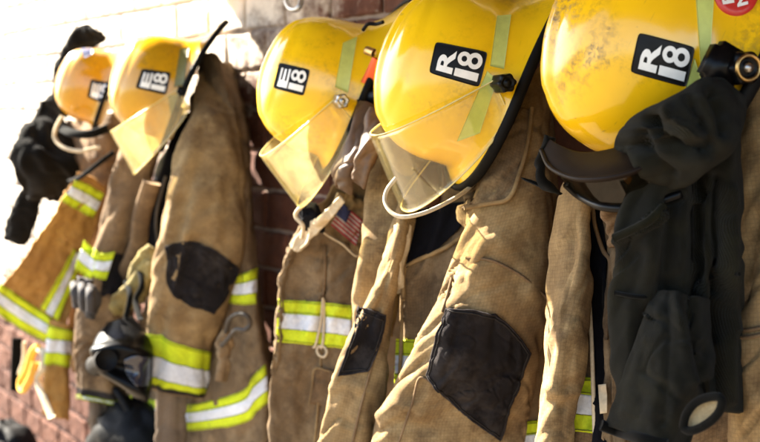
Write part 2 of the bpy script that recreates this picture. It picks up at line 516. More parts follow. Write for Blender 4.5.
def sun_glare(t, o, c, amount=1.0):
    # sun-blown glare painted into the colour of the far upper wall (object origin is at x = -2.6 on the wall's foot)
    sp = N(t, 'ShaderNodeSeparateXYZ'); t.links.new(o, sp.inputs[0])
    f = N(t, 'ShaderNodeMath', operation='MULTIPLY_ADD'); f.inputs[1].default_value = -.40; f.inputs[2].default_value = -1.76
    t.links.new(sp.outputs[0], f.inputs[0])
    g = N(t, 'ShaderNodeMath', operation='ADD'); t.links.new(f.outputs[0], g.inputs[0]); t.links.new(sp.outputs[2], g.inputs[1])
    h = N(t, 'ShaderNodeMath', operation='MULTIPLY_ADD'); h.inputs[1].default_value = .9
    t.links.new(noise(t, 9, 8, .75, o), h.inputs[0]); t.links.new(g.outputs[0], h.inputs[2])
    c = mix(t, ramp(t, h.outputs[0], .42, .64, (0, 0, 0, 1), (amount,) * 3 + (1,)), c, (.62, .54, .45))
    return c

def brick_mat():
    m, t, p = nodes('red_brick')
    tc = N(t, 'ShaderNodeTexCoord'); o = tc.outputs['Object']
    geo = N(t, 'ShaderNodeNewGeometry')
    c = ramp(t, geo.outputs['Random Per Island'], 0, 1, (.065, .022, .012, 1), (.115, .046, .027, 1))
    c = mix(t, ramp(t, noise(t, 14, 7, .7, o), .4, .7), c, (.052, .019, .012))
    c = mix(t, ramp(t, noise(t, 60, 6, .7, o), .6, .75), c, (.15, .088, .058))
    c = sun_glare(t, o, c)
    t.links.new(c, p.inputs['Base Color'])
    b = N(t, 'ShaderNodeBump', i_Strength=.8, i_Distance=.004)
    t.links.new(noise(t, 70, 9, .75, o), b.inputs['Height']); t.links.new(b.outputs[0], p.inputs['Normal'])
    p.inputs['Roughness'].default_value = .92
    p.inputs['Specular IOR Level'].default_value = .2
    return m
BRICK = brick_mat()
def mortar_mat():
    m, t, p = nodes('mortar')
    o = N(t, 'ShaderNodeTexCoord').outputs['Object']
    c = mix(t, ramp(t, noise(t, 40, 6, .65, o), .35, .7), (.27, .205, .165), (.17, .125, .10))
    t.links.new(sun_glare(t, o, c, .35), p.inputs['Base Color'])
    b = N(t, 'ShaderNodeBump', i_Strength=.6, i_Distance=.003)
    t.links.new(noise(t, 150, 6, .7, o), b.inputs['Height']); t.links.new(b.outputs[0], p.inputs['Normal'])
    p.inputs['Roughness'].default_value = .95; p.inputs['Specular IOR Level'].default_value = .1
    return m
MORTAR = mortar_mat()
CONCRETE = plain('concrete', (.15, .115, .08), .9, var=.25, scale=3, bump=.2, spec=.2)

# ------------------------------------------------------------------ setting
gx = [-60, 60]
obj('pavement', [(-60, -60, -.25), (60, -60, -.25), (60, 60, -.25), (-60, 60, -.25)], [(0, 1, 2, 3)], CONCRETE, None, smooth=False)
tag(bpy.data.objects['pavement'], kind='structure')

wall = thing('brick_wall', 'red brick wall, sun glare painted into its far top, behind the hanging gear', 'wall', (-2.6, 0, 0))
CH = .113; BL = .226; MJ = .011
def brick_wall():
    V, Fc = [], []
    z0 = 1.60 - 16 * CH
    nrow = 28
    for k in range(nrow):
        za = z0 + k * CH + MJ / 2; zb = z0 + (k + 1) * CH - MJ / 2
        x = -7.0 + (BL / 2 if k % 2 else 0) + .09
        while x < 1.2:
            xa, xb = x + MJ / 2, x + BL - MJ / 2
            # only fine relief where the photograph looks
            fine = -6.6 < x < .2 and za < 2.5
            nx, nz = (20, 14) if fine else (3, 3)
            base = len(V)
            out = random.uniform(.0, .004); tilt = random.uniform(-.002, .002)
            us = np.linspace(0, 1, nx); vs = np.linspace(0, 1, nz)
            if fine:
                us = np.concatenate([[0, .008, .022, .045], np.linspace(.085, .915, nx - 8), [.955, .978, .992, 1]])
                vs = np.concatenate([[0, .016, .044, .09], np.linspace(.17, .83, nz - 8), [.91, .956, .984, 1]])
            uu, vv = np.meshgrid(us, vs)
            X = xa + (xb - xa) * uu; Z = za + (zb - za) * vv
            e = np.minimum(np.minimum(uu, 1 - uu) * (xb - xa), np.minimum(vv, 1 - vv) * (zb - za))
            rnd = .0045 * np.exp(-(e / .0028) ** 2)
            r = .0016 * vnoise(X / .018, Z / .018, 11) + .0014 * vnoise(X / .05, Z / .05, 12) + .0010 * vnoise(X / .007, Z / .007, 13)
            Y = -(.0075 + out + tilt * uu + r - rnd)
            X = X + .0012 * vnoise(X / .03, Z / .03, 14); Z = Z + .0015 * vnoise(X / .03, Z / .03, 15)
            V += np.stack([X, Y, Z], -1).reshape(-1, 3).tolist()
            Fc += [tuple(base + q for q in f) for f in grid_faces(nz, nx, False)]
            # sides back into the mortar
            ring = list(range(nx)) + [i * nx + nx - 1 for i in range(1, nz)] + [(nz - 1) * nx + j for j in range(nx - 2, -1, -1)] + [i * nx for i in range(nz - 2, 0, -1)]
            b2 = len(V)
            for q in ring:
                v = V[base + q]; V.append((v[0], .012, v[2]))
            n = len(ring)
            Fc += [(base + ring[i], b2 + i, b2 + (i + 1) % n, base + ring[(i + 1) % n]) for i in range(n)]
            x += BL
    return V, Fc
V, Fc = brick_wall()
obj('bricks', V, Fc, BRICK, wall, smooth=True)
zt = 1.60 + 12 * CH
obj('mortar_bed', [(-7.4, 0, -.25), (1.8, 0, -.25), (1.8, 0, zt), (-7.4, 0, zt), (-7.4, .2, -.25), (1.8, .2, -.25), (1.8, .2, zt), (-7.4, .2, zt)],
    [(0, 1, 2, 3), (7, 6, 5, 4), (0, 4, 5, 1), (3, 2, 6, 7), (0, 3, 7, 4), (1, 5, 6, 2)], MORTAR, wall, smooth=False)

# added canopy, out of view, shaped to keep the sun off the nearer gear
def box(x0, x1, y0, y1, z0, z1):
    return ([(x0, y0, z0), (x1, y0, z0), (x1, y1, z0), (x0, y1, z0), (x0, y0, z1), (x1, y0, z1), (x1, y1, z1), (x0, y1, z1)],
            [(0, 3, 2, 1), (4, 5, 6, 7), (0, 1, 5, 4), (1, 2, 6, 5), (2, 3, 7, 6), (3, 0, 4, 7)])
WOOD = plain('shade_canopy_timber', (.22, .13, .07), .8, var=.4, scale=12, bump=.3)
shade_canopy = thing('added_shade_canopy', 'added timber canopy out of view that shades the nearer gear', 'shade_canopy', (-1, 0, 2.4))
RX = -3.5
RM = -2.75                                # the added canopy is deeper from here on, for more shade
obj('shade_canopy_deck', *box(RX, RM, -.62, -.03, 2.42, 2.46), WOOD, shade_canopy, smooth=False)
obj('shade_canopy_deck', *box(RM + .002, 2.0, -1.35, -.03, 2.42, 2.46), WOOD, shade_canopy, smooth=False)
obj('shade_canopy_fascia', *box(RX - .004, RM - .002, -.66, -.622, 2.34, 2.47), WOOD, shade_canopy, smooth=False)
obj('shade_canopy_fascia', *box(RM, 2.004, -1.39, -1.352, 2.32, 2.47), WOOD, shade_canopy, smooth=False)
for i in range(9):
    x_ = RX + .02 + i * .58
    obj('shade_canopy_rafter', *box(x_, x_ + .06, -.618 if x_ < RM - .06 else -1.35, -.03, 2.32, 2.418), WOOD, shade_canopy, smooth=False)

# ------------------------------------------------------------------ helmets
def helmet_grid(nk=90, nphi=200, inset=0.0):
    #        front  back   half-width  z_front z_side z_back
    prof = [(.172, .250, .152, -.004, .000, -.045),
            (.158, .222, .142, .008, .010, -.026),
            (.146, .188, .131, .022, .026, .000),
            (.146, .160, .124, .045, .048, .034),
            (.149, .150, .120, .080, .080, .075),
            (.141, .138, .110, .122, .122, .120),
            (.116, .116, .089, .158, .158, .158),
            (.066, .076, .054, .183, .183, .183),
            (.022, .026, .018, .193, .193, .193),
            (.0005, .0005, .0005, .194, .194, .194)]
    a = cr(np.array(prof), nk)
    phi = np.linspace(0, 2 * math.pi, nphi, endpoint=False)
    c, s = np.cos(phi), np.sin(phi)
    pw = 2 / 2.15
    ce = np.sign(c) * np.abs(c) ** pw; se = np.sign(s) * np.abs(s) ** pw
    fr = np.maximum(c, 0) ** 2; bk = np.maximum(-c, 0) ** 2; sd_ = 1 - fr - bk
    L = np.where(c >= 0, a[:, 0:1], a[:, 1:2])
    X = L * ce; Y = a[:, 2:3] * se
    Z = a[:, 3:4] * fr + a[:, 4:5] * sd_ + a[:, 5:6] * bk
    # raised crown panel and centre ridge
    rad = np.sqrt((X / .12) ** 2 + (Y / .082) ** 2)
    up = np.clip(Z / .19, 0, 1)
    Z = Z + .006 * up / (1 + np.exp((rad - .95) / .022)) + .007 * np.exp(-(Y / .016) ** 4) * up
    P = np.stack([X, Y, Z], -1)
    if inset:
        n = np.cross(np.roll(P, -1, 1) - np.roll(P, 1, 1), np.gradient(P, axis=0))
        n /= np.linalg.norm(n, axis=-1, keepdims=True) + 1e-9
        sgn = 1 if np.sum(n * (P - np.array([0, 0, .05]))) > 0 else -1
        P = P - n * sgn * inset
    return P

def text_mesh(body, size, bold=.028):
    cu = bpy.data.curves.new('txt', 'FONT'); cu.body = body; cu.size = size; cu.align_x = 'CENTER'; cu.align_y = 'CENTER'; cu.offset = size * bold * 1.15
    to = bpy.data.objects.new('txt', cu); COL.objects.link(to)
    dg = bpy.context.evaluated_depsgraph_get()
    me = bpy.data.meshes.new_from_object(to.evaluated_get(dg))
    bm = bmesh.new(); bm.from_mesh(me)
    bmesh.ops.remove_doubles(bm, verts=bm.verts, dist=1e-5)
    bmesh.ops.triangulate(bm, faces=bm.faces)
    bmesh.ops.subdivide_edges(bm, edges=[e for e in bm.edges if e.calc_length() > size * .12], cuts=2)
    bmesh.ops.triangulate(bm, faces=bm.faces)
    vs = [v.co.copy() for v in bm.verts]; fs = [tuple(v.index for v in f.verts) for f in bm.faces]
    bm.free()
    bpy.data.objects.remove(to); bpy.data.curves.remove(cu); bpy.data.meshes.remove(me)
    return vs, fs

def eight_mesh(n=40):
    """a bold 8 of two rings"""
    vs, fs = [], []
    for cy, ro, ri, z in ((.73, .275, .115, 0.0), (.29, .31, .135, .0004)):
        b = len(vs)
        for k in range(4):
            q = ri + (ro - ri) * k / 3
            vs += [Vector((q * 1.12 * math.cos(2 * math.pi * j / n), cy + q * math.sin(2 * math.pi * j / n), z)) for j in range(n)]
        fs += [tuple(b + i for i in f) for f in grid_faces(4, n, True)]
    return vs, fs

class Helmet:
    def __init__(s, label, px, py, d, mat, scale=1.0, pitch=22, yaw=-24, roll=0):
        t = R(pitch)
        c = Vector((0, -math.cos(t), math.sin(t))); b = Vector((0, math.sin(t), math.cos(t))); l = Vector((1, 0, 0))
        M = Matrix((( -b.x, l.x, c.x), (-b.y, l.y, c.y), (-b.z, l.z, c.z)))
        M = Matrix.Rotation(R(yaw), 3, 'Z') @ Matrix.Rotation(R(roll), 3, 'Y') @ M
        M4 = M.to_4x4() @ Matrix.Scale(scale, 4)
        M4.translation = W(px, py, d)
        s.o = thing('fire_helmet', label, 'helmet', mat=M4, group='yellow fire helmets hung along the wall')
        P = helmet_grid(); s.P = P
        nk, nphi = P.shape[:2]
        s.bvh = BVHTree.FromPolygons([tuple(p) for p in P.reshape(-1, 3)], grid_faces(nk, nphi, True))
        s.shell = obj('shell', P.reshape(-1, 3), grid_faces(nk, nphi, True), mat, s.o, world=False)
        Q = helmet_grid(inset=.004)[1:]
        obj('liner', Q.reshape(-1, 3), grid_faces(len(Q), nphi, True), LINER, s.o, world=False)
        # rubber edge round the brim
        e = P[0]
        e = np.concatenate([e, e[:1]])
        tt = np.gradient(e, axis=0); tt[0] = tt[-1] = e[1] - e[-2]; tt /= np.linalg.norm(tt, axis=1, keepdims=True)
        ctr = e - np.array([0, 0, 0.0]); ctr[:, 2] = 0; ctr /= np.linalg.norm(ctr, axis=1, keepdims=True)
        uu = np.cross(tt, ctr)
        g = np.linspace(0, 2 * math.pi, 10, endpoint=False)
        T = e[:, None] + .0075 * (np.cos(g)[None, :, None] * ctr[:, None] * .8 + np.sin(g)[None, :, None] * uu[:, None] * 1.25)
        obj('edge_trim', T.reshape(-1, 3), grid_faces(len(T), 10, True), RUBBER, s.o, world=False)
    def side(s, x, z, off=.0015, y0=.4):
        h = s.bvh.ray_cast(Vector((x, y0, z)), Vector((0, -1, -.18)).normalized())
        if h[0] is None:
            h = s.bvh.find_nearest(Vector((x, .13, z)))
        n = h[1]
        if n.dot(Vector((0, 1, .2))) < 0: n = -n
        return h[0] + n * off
    def decal(s, name, quad, mat, n=18, off=.0015, parent=None, thick=.001):
        """quad of four (x, z) corners seen from the wearer's left"""
        a, b, c, d = [np.array(q) for q in quad]
        g = []
        for i in range(n):
            for j in range(n):
                v, u = i / (n - 1), j / (n - 1)
                q = (a * (1 - u) + b * u) * (1 - v) + (d * (1 - u) + c * u) * v
                g.append(s.side(q[0], q[1], off))
        V = g + [p - Vector((0, thick + off, 0)) for p in g]
        f = grid_faces(n, n, False); m = n * n
        f += [(a_ + m, d_ + m, c_ + m, b_ + m) for a_, b_, c_, d_ in f]
        rim = list(range(n)) + [i * n + n - 1 for i in range(1, n)] + [(n - 1) * n + j for j in range(n - 2, -1, -1)] + [i * n for i in range(n - 2, 0, -1)]
        f += [(rim[i], rim[(i + 1) % len(rim)], rim[(i + 1) % len(rim)] + m, rim[i] + m) for i in range(len(rim))]
        return obj(name, V, f, mat, parent or s.shell, world=False)
    def cast(s, px, py, off=.0015):
        inv = s.o.matrix_world.inverted()
        v = (FV + RV * ((px - 380) / F_PX) + UV * ((221 - py) / F_PX)).normalized()
        o = inv @ CAM
        d = (inv.to_3x3() @ v).normalized()
        h = s.bvh.ray_cast(o, d)
        if h[0] is None:
            h = s.bvh.find_nearest(o + d * 1.9)
        n = h[1]
        if n.dot(d) > 0: n = -n
        return h[0] + n * off
    def plane_pt(s, px, py, y):
        """the point at the height y on the wearer's left that is seen at (px, py)"""
        inv = s.o.matrix_world.inverted()
        v = (FV + RV * ((px - 380) / F_PX) + UV * ((221 - py) / F_PX))
        o = inv @ CAM; d = inv.to_3x3() @ v
        return o + d * ((y - o.y) / d.y)
    def sticker(s, name, quad, mat, n=18, off=.0015, parent=None, corner=0.0):
        """a decal on the shell, quad = TL TR BR BL"""
        a, b, c, d = [np.array(q, float) for q in quad]
        g = []
        for i in range(n):
            for j in range(n):
                v, u = i / (n - 1), j / (n - 1)
                if corner:      # rounded corners
                    uu, vv = 2 * u - 1, 2 * v - 1
                    k = 1 - corner * (uu * vv) ** 8
                    u, v = (uu * k + 1) / 2, (vv * k + 1) / 2
                q = (a * (1 - u) + b * u) * (1 - v) + (d * (1 - u) + c * u) * v
                g.append(s.cast(q[0], q[1], off))
        lo = []
        for i in range(n):
            for j in range(n):
                p = g[i * n + j]
                h = s.bvh.find_nearest(p)
                lo.append(h[0] + (h[0] - p) * .3)
        f = grid_faces(n, n, False); m = n * n
        f += [(a_ + m, d_ + m, c_ + m, b_ + m) for a_, b_, c_, d_ in f]
        rim = list(range(n)) + [i * n + n - 1 for i in range(1, n)] + [(n - 1) * n + j for j in range(n - 2, -1, -1)] + [i * n for i in range(n - 2, 0, -1)]
        f += [(rim[i], rim[(i + 1) % len(rim)], rim[(i + 1) % len(rim)] + m, rim[i] + m) for i in range(len(rim))]
        return obj(name, g + lo, f, mat, parent or s.shell, world=False)
    def lettering(s, quad, body, s0, s1, r0, r1, mat=None, parent=None, bold=.03, name='number_text', off=.0027):
        """text that reads towards the back of the helmet; s runs from the crown to the brim, r from front to back"""
        a, b, c, d = [np.array(q, float) for q in quad]
        vs, fs = eight_mesh() if body == '8' else text_mesh(body, 1.0, bold)
        xs = [v.x for v in vs]; ys = [v.y for v in vs]
        V = []
        for v in vs:
            r = r0 + (r1 - r0) * (v.x - min(xs)) / (max(xs) - min(xs))
            t = s1 + (s0 - s1) * (v.y - min(ys)) / (max(ys) - min(ys))
            q = (d * (1 - t) + c * t) * (1 - r) + (a * (1 - t) + b * t) * r
            V.append(s.cast(q[0], q[1], off + v.z))
        return obj(name, V, fs, mat or LETTER, parent or s.shell, world=False, smooth=False)
    def number(s, quad, top):
        s.sticker('number_plate', quad, DECAL, 22, .0015, None, .05)
        s.lettering(quad, top, .12, .43, .14 if top == 'R' else .12, .84)
        s.lettering(quad, '1', .47, .93, .13, .36)
        s.lettering(quad, '8', .47, .94, .44, .90)
    def shield(s, mat, piv, tau=44, R0=.205, W0=.160, hgt=.140):
        ct, st = math.cos(R(tau)), math.sin(R(tau))
        n, m = 60, 12
        P = np.empty((m, n, 3))
        for i in range(m):
            v = i / (m - 1)
            for j in range(n):
                al = -math.pi / 2 + math.pi * j / (n - 1)
                ca, sa = math.cos(al), math.sin(al)
                f = R0 * max(ca, 0) ** .8
                hh = hgt * (.42 + .58 * max(ca, 0) ** .6)
                cc = -v * hh
                f2 = f + .012 * v * ca
                P[i, j] = (f2 * ct - cc * st + piv[0], W0 * np.sign(sa) * abs(sa) ** .8 * (1 - .03 * v), f2 * st + cc * ct + piv[2] + .012)
        if DEBUG:
            q_ = proj(np.array([[list(s.o.matrix_world @ Vector(p)) for p in r] for r in P]))
            print('SHIELD top-left', q_[0][np.argmin(q_[0][:, 0])], 'bottom', q_[-1][np.argmin(q_[-1][:, 0])], 'lowest', q_[-1][np.argmax(q_[-1][:, 1])], 'near lower corner', q_[-1][-1])
        V = P.reshape(-1, 3)
        sh = Surf.__new__(Surf)
        Nn = np.cross(np.gradient(P, axis=1), np.gradient(P, axis=0)); Nn /= np.linalg.norm(Nn, axis=-1, keepdims=True) + 1e-9
        B = P - Nn * .0025
        f = grid_faces(m, n, False); k = m * n
        f2 = f + [(a + k, d + k, c + k, b + k) for a, b, c, d in f]
        rim = list(range(n)) + [i * n + n - 1 for i in range(1, m)] + [(m - 1) * n + j for j in range(n - 2, -1, -1)] + [i * n for i in range(m - 2, 0, -1)]
        f2 += [(rim[i], rim[(i + 1) % len(rim)], rim[(i + 1) % len(rim)] + k, rim[i] + k) for i in range(len(rim))]
        so_ = obj('face_shield', np.concatenate([V, B.reshape(-1, 3)]), f2, mat, s.o, world=False)
        # polished rounded rim of the sheet
        rp = [P.reshape(-1, 3)[q] for q in rim]
        a = np.array(rp + rp[:1]); t = np.gradient(a, axis=0); t /= np.linalg.norm(t, axis=1, keepdims=True) + 1e-9
        u = np.cross(t, [0.3, 0.2, 1]); u /= np.linalg.norm(u, axis=1, keepdims=True) + 1e-9
        w_ = np.cross(t, u); g = np.linspace(0, 2 * math.pi, 6, endpoint=False)
        T = a[:, None] + .0013 * (np.cos(g)[None, :, None] * u[:, None] + np.sin(g)[None, :, None] * w_[:, None])
        obj('shield_rim', T.reshape(-1, 3), grid_faces(len(T), 6, True), RIM, so_, world=False)
        return so_
    def knob(s, px, py, r=.0145, mat=None, brass=False, y0=.160):
        c = s.plane_pt(px, py, y0 + .01)
        n = 48
        def disc(prof, r, lobes):
            V = []
            for rr, h in prof:
                for j in range(n):
                    a = 2 * math.pi * j / n
                    q = r * rr * (1 + (lobes * math.cos(6 * a) if rr > .8 else 0))
                    V.append((c.x + q * math.cos(a), y0 + h, c.z + q * math.sin(a)))
            return V, grid_faces(len(prof), n, True)
        V, f = disc([(0.0, .022), (.35, .022), (.45, .016), (.55, .020), (.9, .020), (1.0, .014), (1.0, -.025)], r, .10)
        k = obj('shield_knob', V, f, mat or GLOSSBLACK, s.o, world=False)
        if brass:
            V, f = disc([(.62, .0195), (.64, .0235), (.74, .0245), (.82, .0235), (.84, .0195)], r, 0)
            obj('brass_ring', V, f, BRASS, k, world=False)
            V, f = disc([(0, .027), (.22, .026), (.30, .022)], r, 0)
            obj('rivet', V, f, METAL, k, world=False)
        return c
    def world(s, pts):
        return [s.o.matrix_world @ Vector(p) for p in pts]

VISORBLACK = plain('brown_black_visor', (.011, .0062, .0042), .55, spec=.12, var=.4, scale=14, bump=.1)
RIM = plain('shield_edge', (.75, .62, .25), .2, var=.15, bump=.02)

Y1 = shell_mat('yellow_shell_clean', YEL, .35, 0.0)
Y2 = shell_mat('yellow_shell_sooty', (.82, .475, .006), .9, 1.7, lo=.44, hi=.60)
Y3 = shell_mat('yellow_shell_speckled', YEL, .5, 3.1)
Y4 = shell_mat('yellow_shell_worn', (.52, .265, .005), .6, 4.4, lo=.48, hi=.68)
Y5 = shell_mat('yellow_shell_amber', (.50, .245, .005), .6, 5.9, lo=.5, hi=.7)

hE = Helmet('clean yellow helmet with a clear amber face shield and a plate reading R 18', 492, 93, .20, Y1, 1.08)
hE.number([(435.8, 41.6), (487.8, 52), (479, 87.4), (429, 72.8)], 'R')
hE.sticker('reflector', [(497, 16), (511, 15), (504, 69), (490, 66)], LIMEDECAL)
hE.sticker('reflector', [(487, 71), (497, 80), (480, 133), (457, 141)], LIMEDECAL)
hE.shield(SHIELDCLEAR, hE.knob(506, 83), 40, .188, .141)

hF = Helmet('soot stained yellow helmet with a smoked visor and a round red sticker', 697, 71, .20, Y2, 1.19, pitch=27)
qF = [(638.6, 32.3), (695, 47), (686, 87.5), (630, 72)]
hF.number(qF, 'R')
hF.sticker('reflector', [(695, -12), (714, -12), (708, 82), (701, 72)], LIMEDECAL)
hF.sticker('reflector', [(694, 58), (703, 86), (690, 112), (682, 100)], LIMEDECAL)
hF.knob(743, 68, .0185, brass=True)

hD = Helmet('yellow E 18 helmet with lime stripe, above the coat with the flag patch', 351, 98, .20, Y3, 1.0)
hD.number([(279.5, 62.4), (310.3, 69.7), (303.7, 96), (273.4, 88)], 'E')
hD.sticker('reflector', [(343, 43), (357, 37), (348, 93), (335, 87)], LIMEDECAL)
hD.shield(SHIELD, hD.knob(342, 101, mat=METAL), 27, .184, .146)

hC = Helmet('yellow E 18 helmet with a dull olive stripe, above the coat with the mask', 181, 95, .20, Y4, .96)
hC.number([(142, 68.5), (171, 72.4), (166, 95), (135.5, 88)], 'E')
hC.sticker('reflector', [(180, 49), (189, 47), (184, 85), (174, 87)], OLIVEDECAL)
hC.sticker('reflector', [(168, 96), (189, 92), (184, 116), (171, 116)], OLIVEDECAL)
hC.shield(SHIELD, hC.knob(182, 91), 36, .225, .165)

hB = Helmet('farthest yellow helmet, half hidden, with a small blue sticker', 108, 92, .20, Y5, .8)
hB.number([(91, 79), (117, 84), (112, 107), (87, 97)], 'E')
hB.sticker('blue_sticker', [(80, 48), (93, 46), (92, 54), (84, 58)], BLUEDECAL, 10)

# near helmet: black front brim with a smoked visor under it, side bracket, strap, red sticker
def px_sheet(rows, nv, nu):
    a = cr(np.array([[tuple(W(*p)) for p in r] for r in rows]), nv)
    return Surf(cr(a.swapaxes(0, 1), nu).swapaxes(0, 1))
q = px_sheet([[(547, 137, .40), (562, 146, .42), (585, 152, .42), (620, 146, .40), (655, 130, .36), (700, 100, .29)],
              [(543, 143, .41), (556, 158, .44), (583, 167, .455), (622, 161, .44), (660, 143, .39), (708, 110, .305)],
              [(541, 150, .42), (551, 168, .455), (580, 179, .475), (624, 174, .46), (664, 155, .41), (714, 120, .32)]], 20, 60)
ov = q.build('front_brim', VISORBLACK, hF.o, .006)
cord('brim_edge', [W(*p) for p in [(541, 150, .422), (551, 168, .457), (580, 179, .477), (624, 174, .462), (664, 155, .412), (714, 120, .322)]], .0032, VISORBLACK, ov, 60)
q = px_sheet([[(556, 172, .44), (582, 179, .455), (624, 173, .44), (668, 152, .40)], [(568, 187, .42), (592, 194, .43), (630, 190, .42), (674, 174, .38)],
              [(580, 196, .40), (604, 207, .41), (640, 207, .40), (682, 194, .37)]], 20, 50)
ol = q.build('smoked_visor', SMOKE, hF.o, .003)
cord('visor_edge', [W(*p) for p in [(566, 184, .425), (580, 196, .402), (604, 207, .412), (640, 207, .402), (682, 194, .372)]], .006, GLOSSBLACK, ol, 50)
q = tube([(544, 134, 556, 138, .40, .012), (536, 150, 552, 158, .41, .016), (533, 168, 548, 176, .40, .016), (541, 184, 558, 190, .38, .014), (552, 190, 560, 193, .37, .008)], 40, 24).fold(.003, .03, .05, 111)
q.build('chin_strap', BLACKCLOTH, hF.o)
c_ = hF.plane_pt(726, 66, .168)
cb = [(c_.x + a_ * .022, .150 + b_ * .022, c_.z + e_ * .020) for a_ in (-1, 1) for b_ in (0, 1) for e_ in (-1, 1)]
bm = bmesh.new()
bmesh.ops.create_cube(bm, size=1)
for v in bm.verts: v.co = Vector((c_.x + v.co.x * .050, .158 + v.co.y * .030, c_.z + v.co.z * .042))
bmesh.ops.bevel(bm, geom=bm.edges[:], offset=.008, segments=3, affect='EDGES')
obj('side_bracket', [v.co.copy() for v in bm.verts], [[v.index for v in f.verts] for f in bm.faces], GLOSSBLACK, hF.o, world=False)
bm.free()
k_ = np.linspace(0, 2 * math.pi, 40, endpoint=False)
ro = []
for rr in (.02, .4, .7, 1.0):
    ro.append([hF.cast(736 + 22 * rr * math.cos(a_), -6 + 22 * rr * math.sin(a_), .002) for a_ in k_])
V = [p for r in ro for p in r]
V2 = [hF.bvh.find_nearest(p)[0] for p in ro[-1]]
f = grid_faces(4, 40, True) + [(3 * 40 + j, 3 * 40 + (j + 1) % 40, 160 + (j + 1) % 40, 160 + j) for j in range(40)]
od = obj('round_sticker', V + V2, f, REDDECAL, hF.o, world=False)
hF.lettering([(718, -4), (731, -7), (734, 4), (721, 6)], 'E', .05, .95, .05, .95, parent=od, name='sticker_text', off=.0035)
hF.lettering([(733, -6), (746, -9), (748, 6), (736, 9)], 'N', .05, .95, .05, .95, parent=od, name='sticker_text', off=.0035)

def strap(h, pts, r, mat, name='chin_strap', flat=.5, closed=False, n=50):
    cord(name, [W(*p) for p in pts], r, mat, h.o, n, flat=flat, closed=closed)
strap(hE, [(396, 178, .42), (387, 190, .44), (385, 202, .45), (392, 213, .45), (404, 217, .44), (424, 213, .41), (446, 203, .36), (464, 192, .30), (480, 178, .24)], .0036, CREAM, flat=.8)
for h_ in (hE, hD, hC, hB):             # brow pad inside the front of the shell
    cord('brow_pad', [h_.o.matrix_world @ Vector((.128 * math.cos(a_), .112 * math.sin(a_), -.012)) for a_ in np.linspace(-1.3, 1.3, 16)], .009, CREAM, h_.o, 60, flat=.6)
strap(hB, [(62, 116, .36), (56, 128, .37), (55, 138, .37), (63, 147, .36), (80, 151, .33), (100, 147, .28)], .006, CREAM, flat=.7)
strap(hB, [(60, 128, .36), (72, 133, .36), (90, 134, .33), (108, 128, .28)], .013, BLACKCLOTH, 'front_visor', flat=.5)
strap(hD, [(384, 62, .24), (377, 77, .24), (369, 93, .24)], .026, ORANGE, 'ear_tag', flat=.2)
strap(hD, [(382, 98, .24), (371, 101, .245), (360, 108, .25)], .024, GLOSSBLACK, 'ear_cup', flat=.6)
strap(hD, [(366, 50, .26), (374, 53, .26)], .009, BRASS, 'trim_clip', flat=.6, n=12)
strap(hD, [(383, 22, .24), (376, 24, .24), (368, 24, .25), (363, 30, .25)], .004, RUBBER, 'clip_cord', flat=1)
# coat hook on the wall between the hoods
t = thing('coat_hook', 'bent steel wire hook on the brick wall above the E 18 helmet', 'hook', W(294, 0, .02))
cord('wire', [W(*p) for p in [(286, -14, .005), (286, 0, .05), (290, 8, .075), (297, 9, .08), (301, 2, .07), (301, -14, .03)]], .007, METAL, t, 40)
cord('base_plate', [W(286, -18, .008), W(302, -18, .008)], .016, METAL, t, 12, flat=.4)

if DEBUG:
    for n_, h_ in (('E', hE), ('F', hF), ('D', hD), ('C', hC), ('B', hB)):
        q_ = proj(np.array([list(h_.o.matrix_world @ Vector(p)) for p in h_.P.reshape(-1, 3)]))
        print('HELM', n_, [(e, q_[f(q_[:, ax])].round().tolist()) for e, ax, f in (('L', 0, np.argmin), ('T', 1, np.argmin), ('R', 0, np.argmax), ('B', 1, np.argmax))])

# ------------------------------------------------------------------ coats
def coat(label, px, py, d):
    return thing('turnout_coat', label, 'coat', W(px, py, d), group='firefighter coats hung along the wall')

def band(parent, s, t0, t1, off=.003):
    """lime - silver - lime trim round a sleeve between row fractions"""
    a = t0 + (t1 - t0) * .32; b = t0 + (t1 - t0) * .68
    o = s.rows(t0, t1, off).build('reflective_band', LIME, parent, .003, (False, False))
    s.rows(a, b, off + .0015).build('silver_stripe', SILVER, parent, .002, (False, False))
    for t_ in (t0 + (t1 - t0) * .03, a, b, t0 + (t1 - t0) * .97):
        q = s.rows(t_, t_ + 1e-4, off + .002, 2)
        cord('stitch_line', [Vector(p) for p in q.P[0]], .0011, LIMETHREAD, o, 120, closed=True, k=5)
    return o

def band_on(parent, s, top, bot, off=.006, n=40):
    """the same trim laid on an open surface between two px polylines"""
    top = np.array(top, float); bot = np.array(bot, float)
    q = drape(s, [top, bot], off, 26, n).fold(.0012, .04, .06, int(top[0][0]) % 40, .0008, cre=.0014, cs=.04)
    o = q.build('reflective_band', LIME, parent, .003)
    drape(q, [top * .68 + bot * .32, top * .32 + bot * .68], .0018, 14, n).build('silver_stripe', SILVER, parent, .002)
    for t_ in (.04, .30, .70, .96):
        P = q.P[int(t_ * 25)] + q.N[int(t_ * 25)] * .0012
        cord('stitch_line', [Vector(p) for p in P], .0010, LIMETHREAD, o, 2 * n, k=5)

def seam(parent, s, pts, mat, r=.0028, off=.001, n=60):
    return cord('seam', on(s, pts, off + .0022), r, mat, parent, n, k=6)

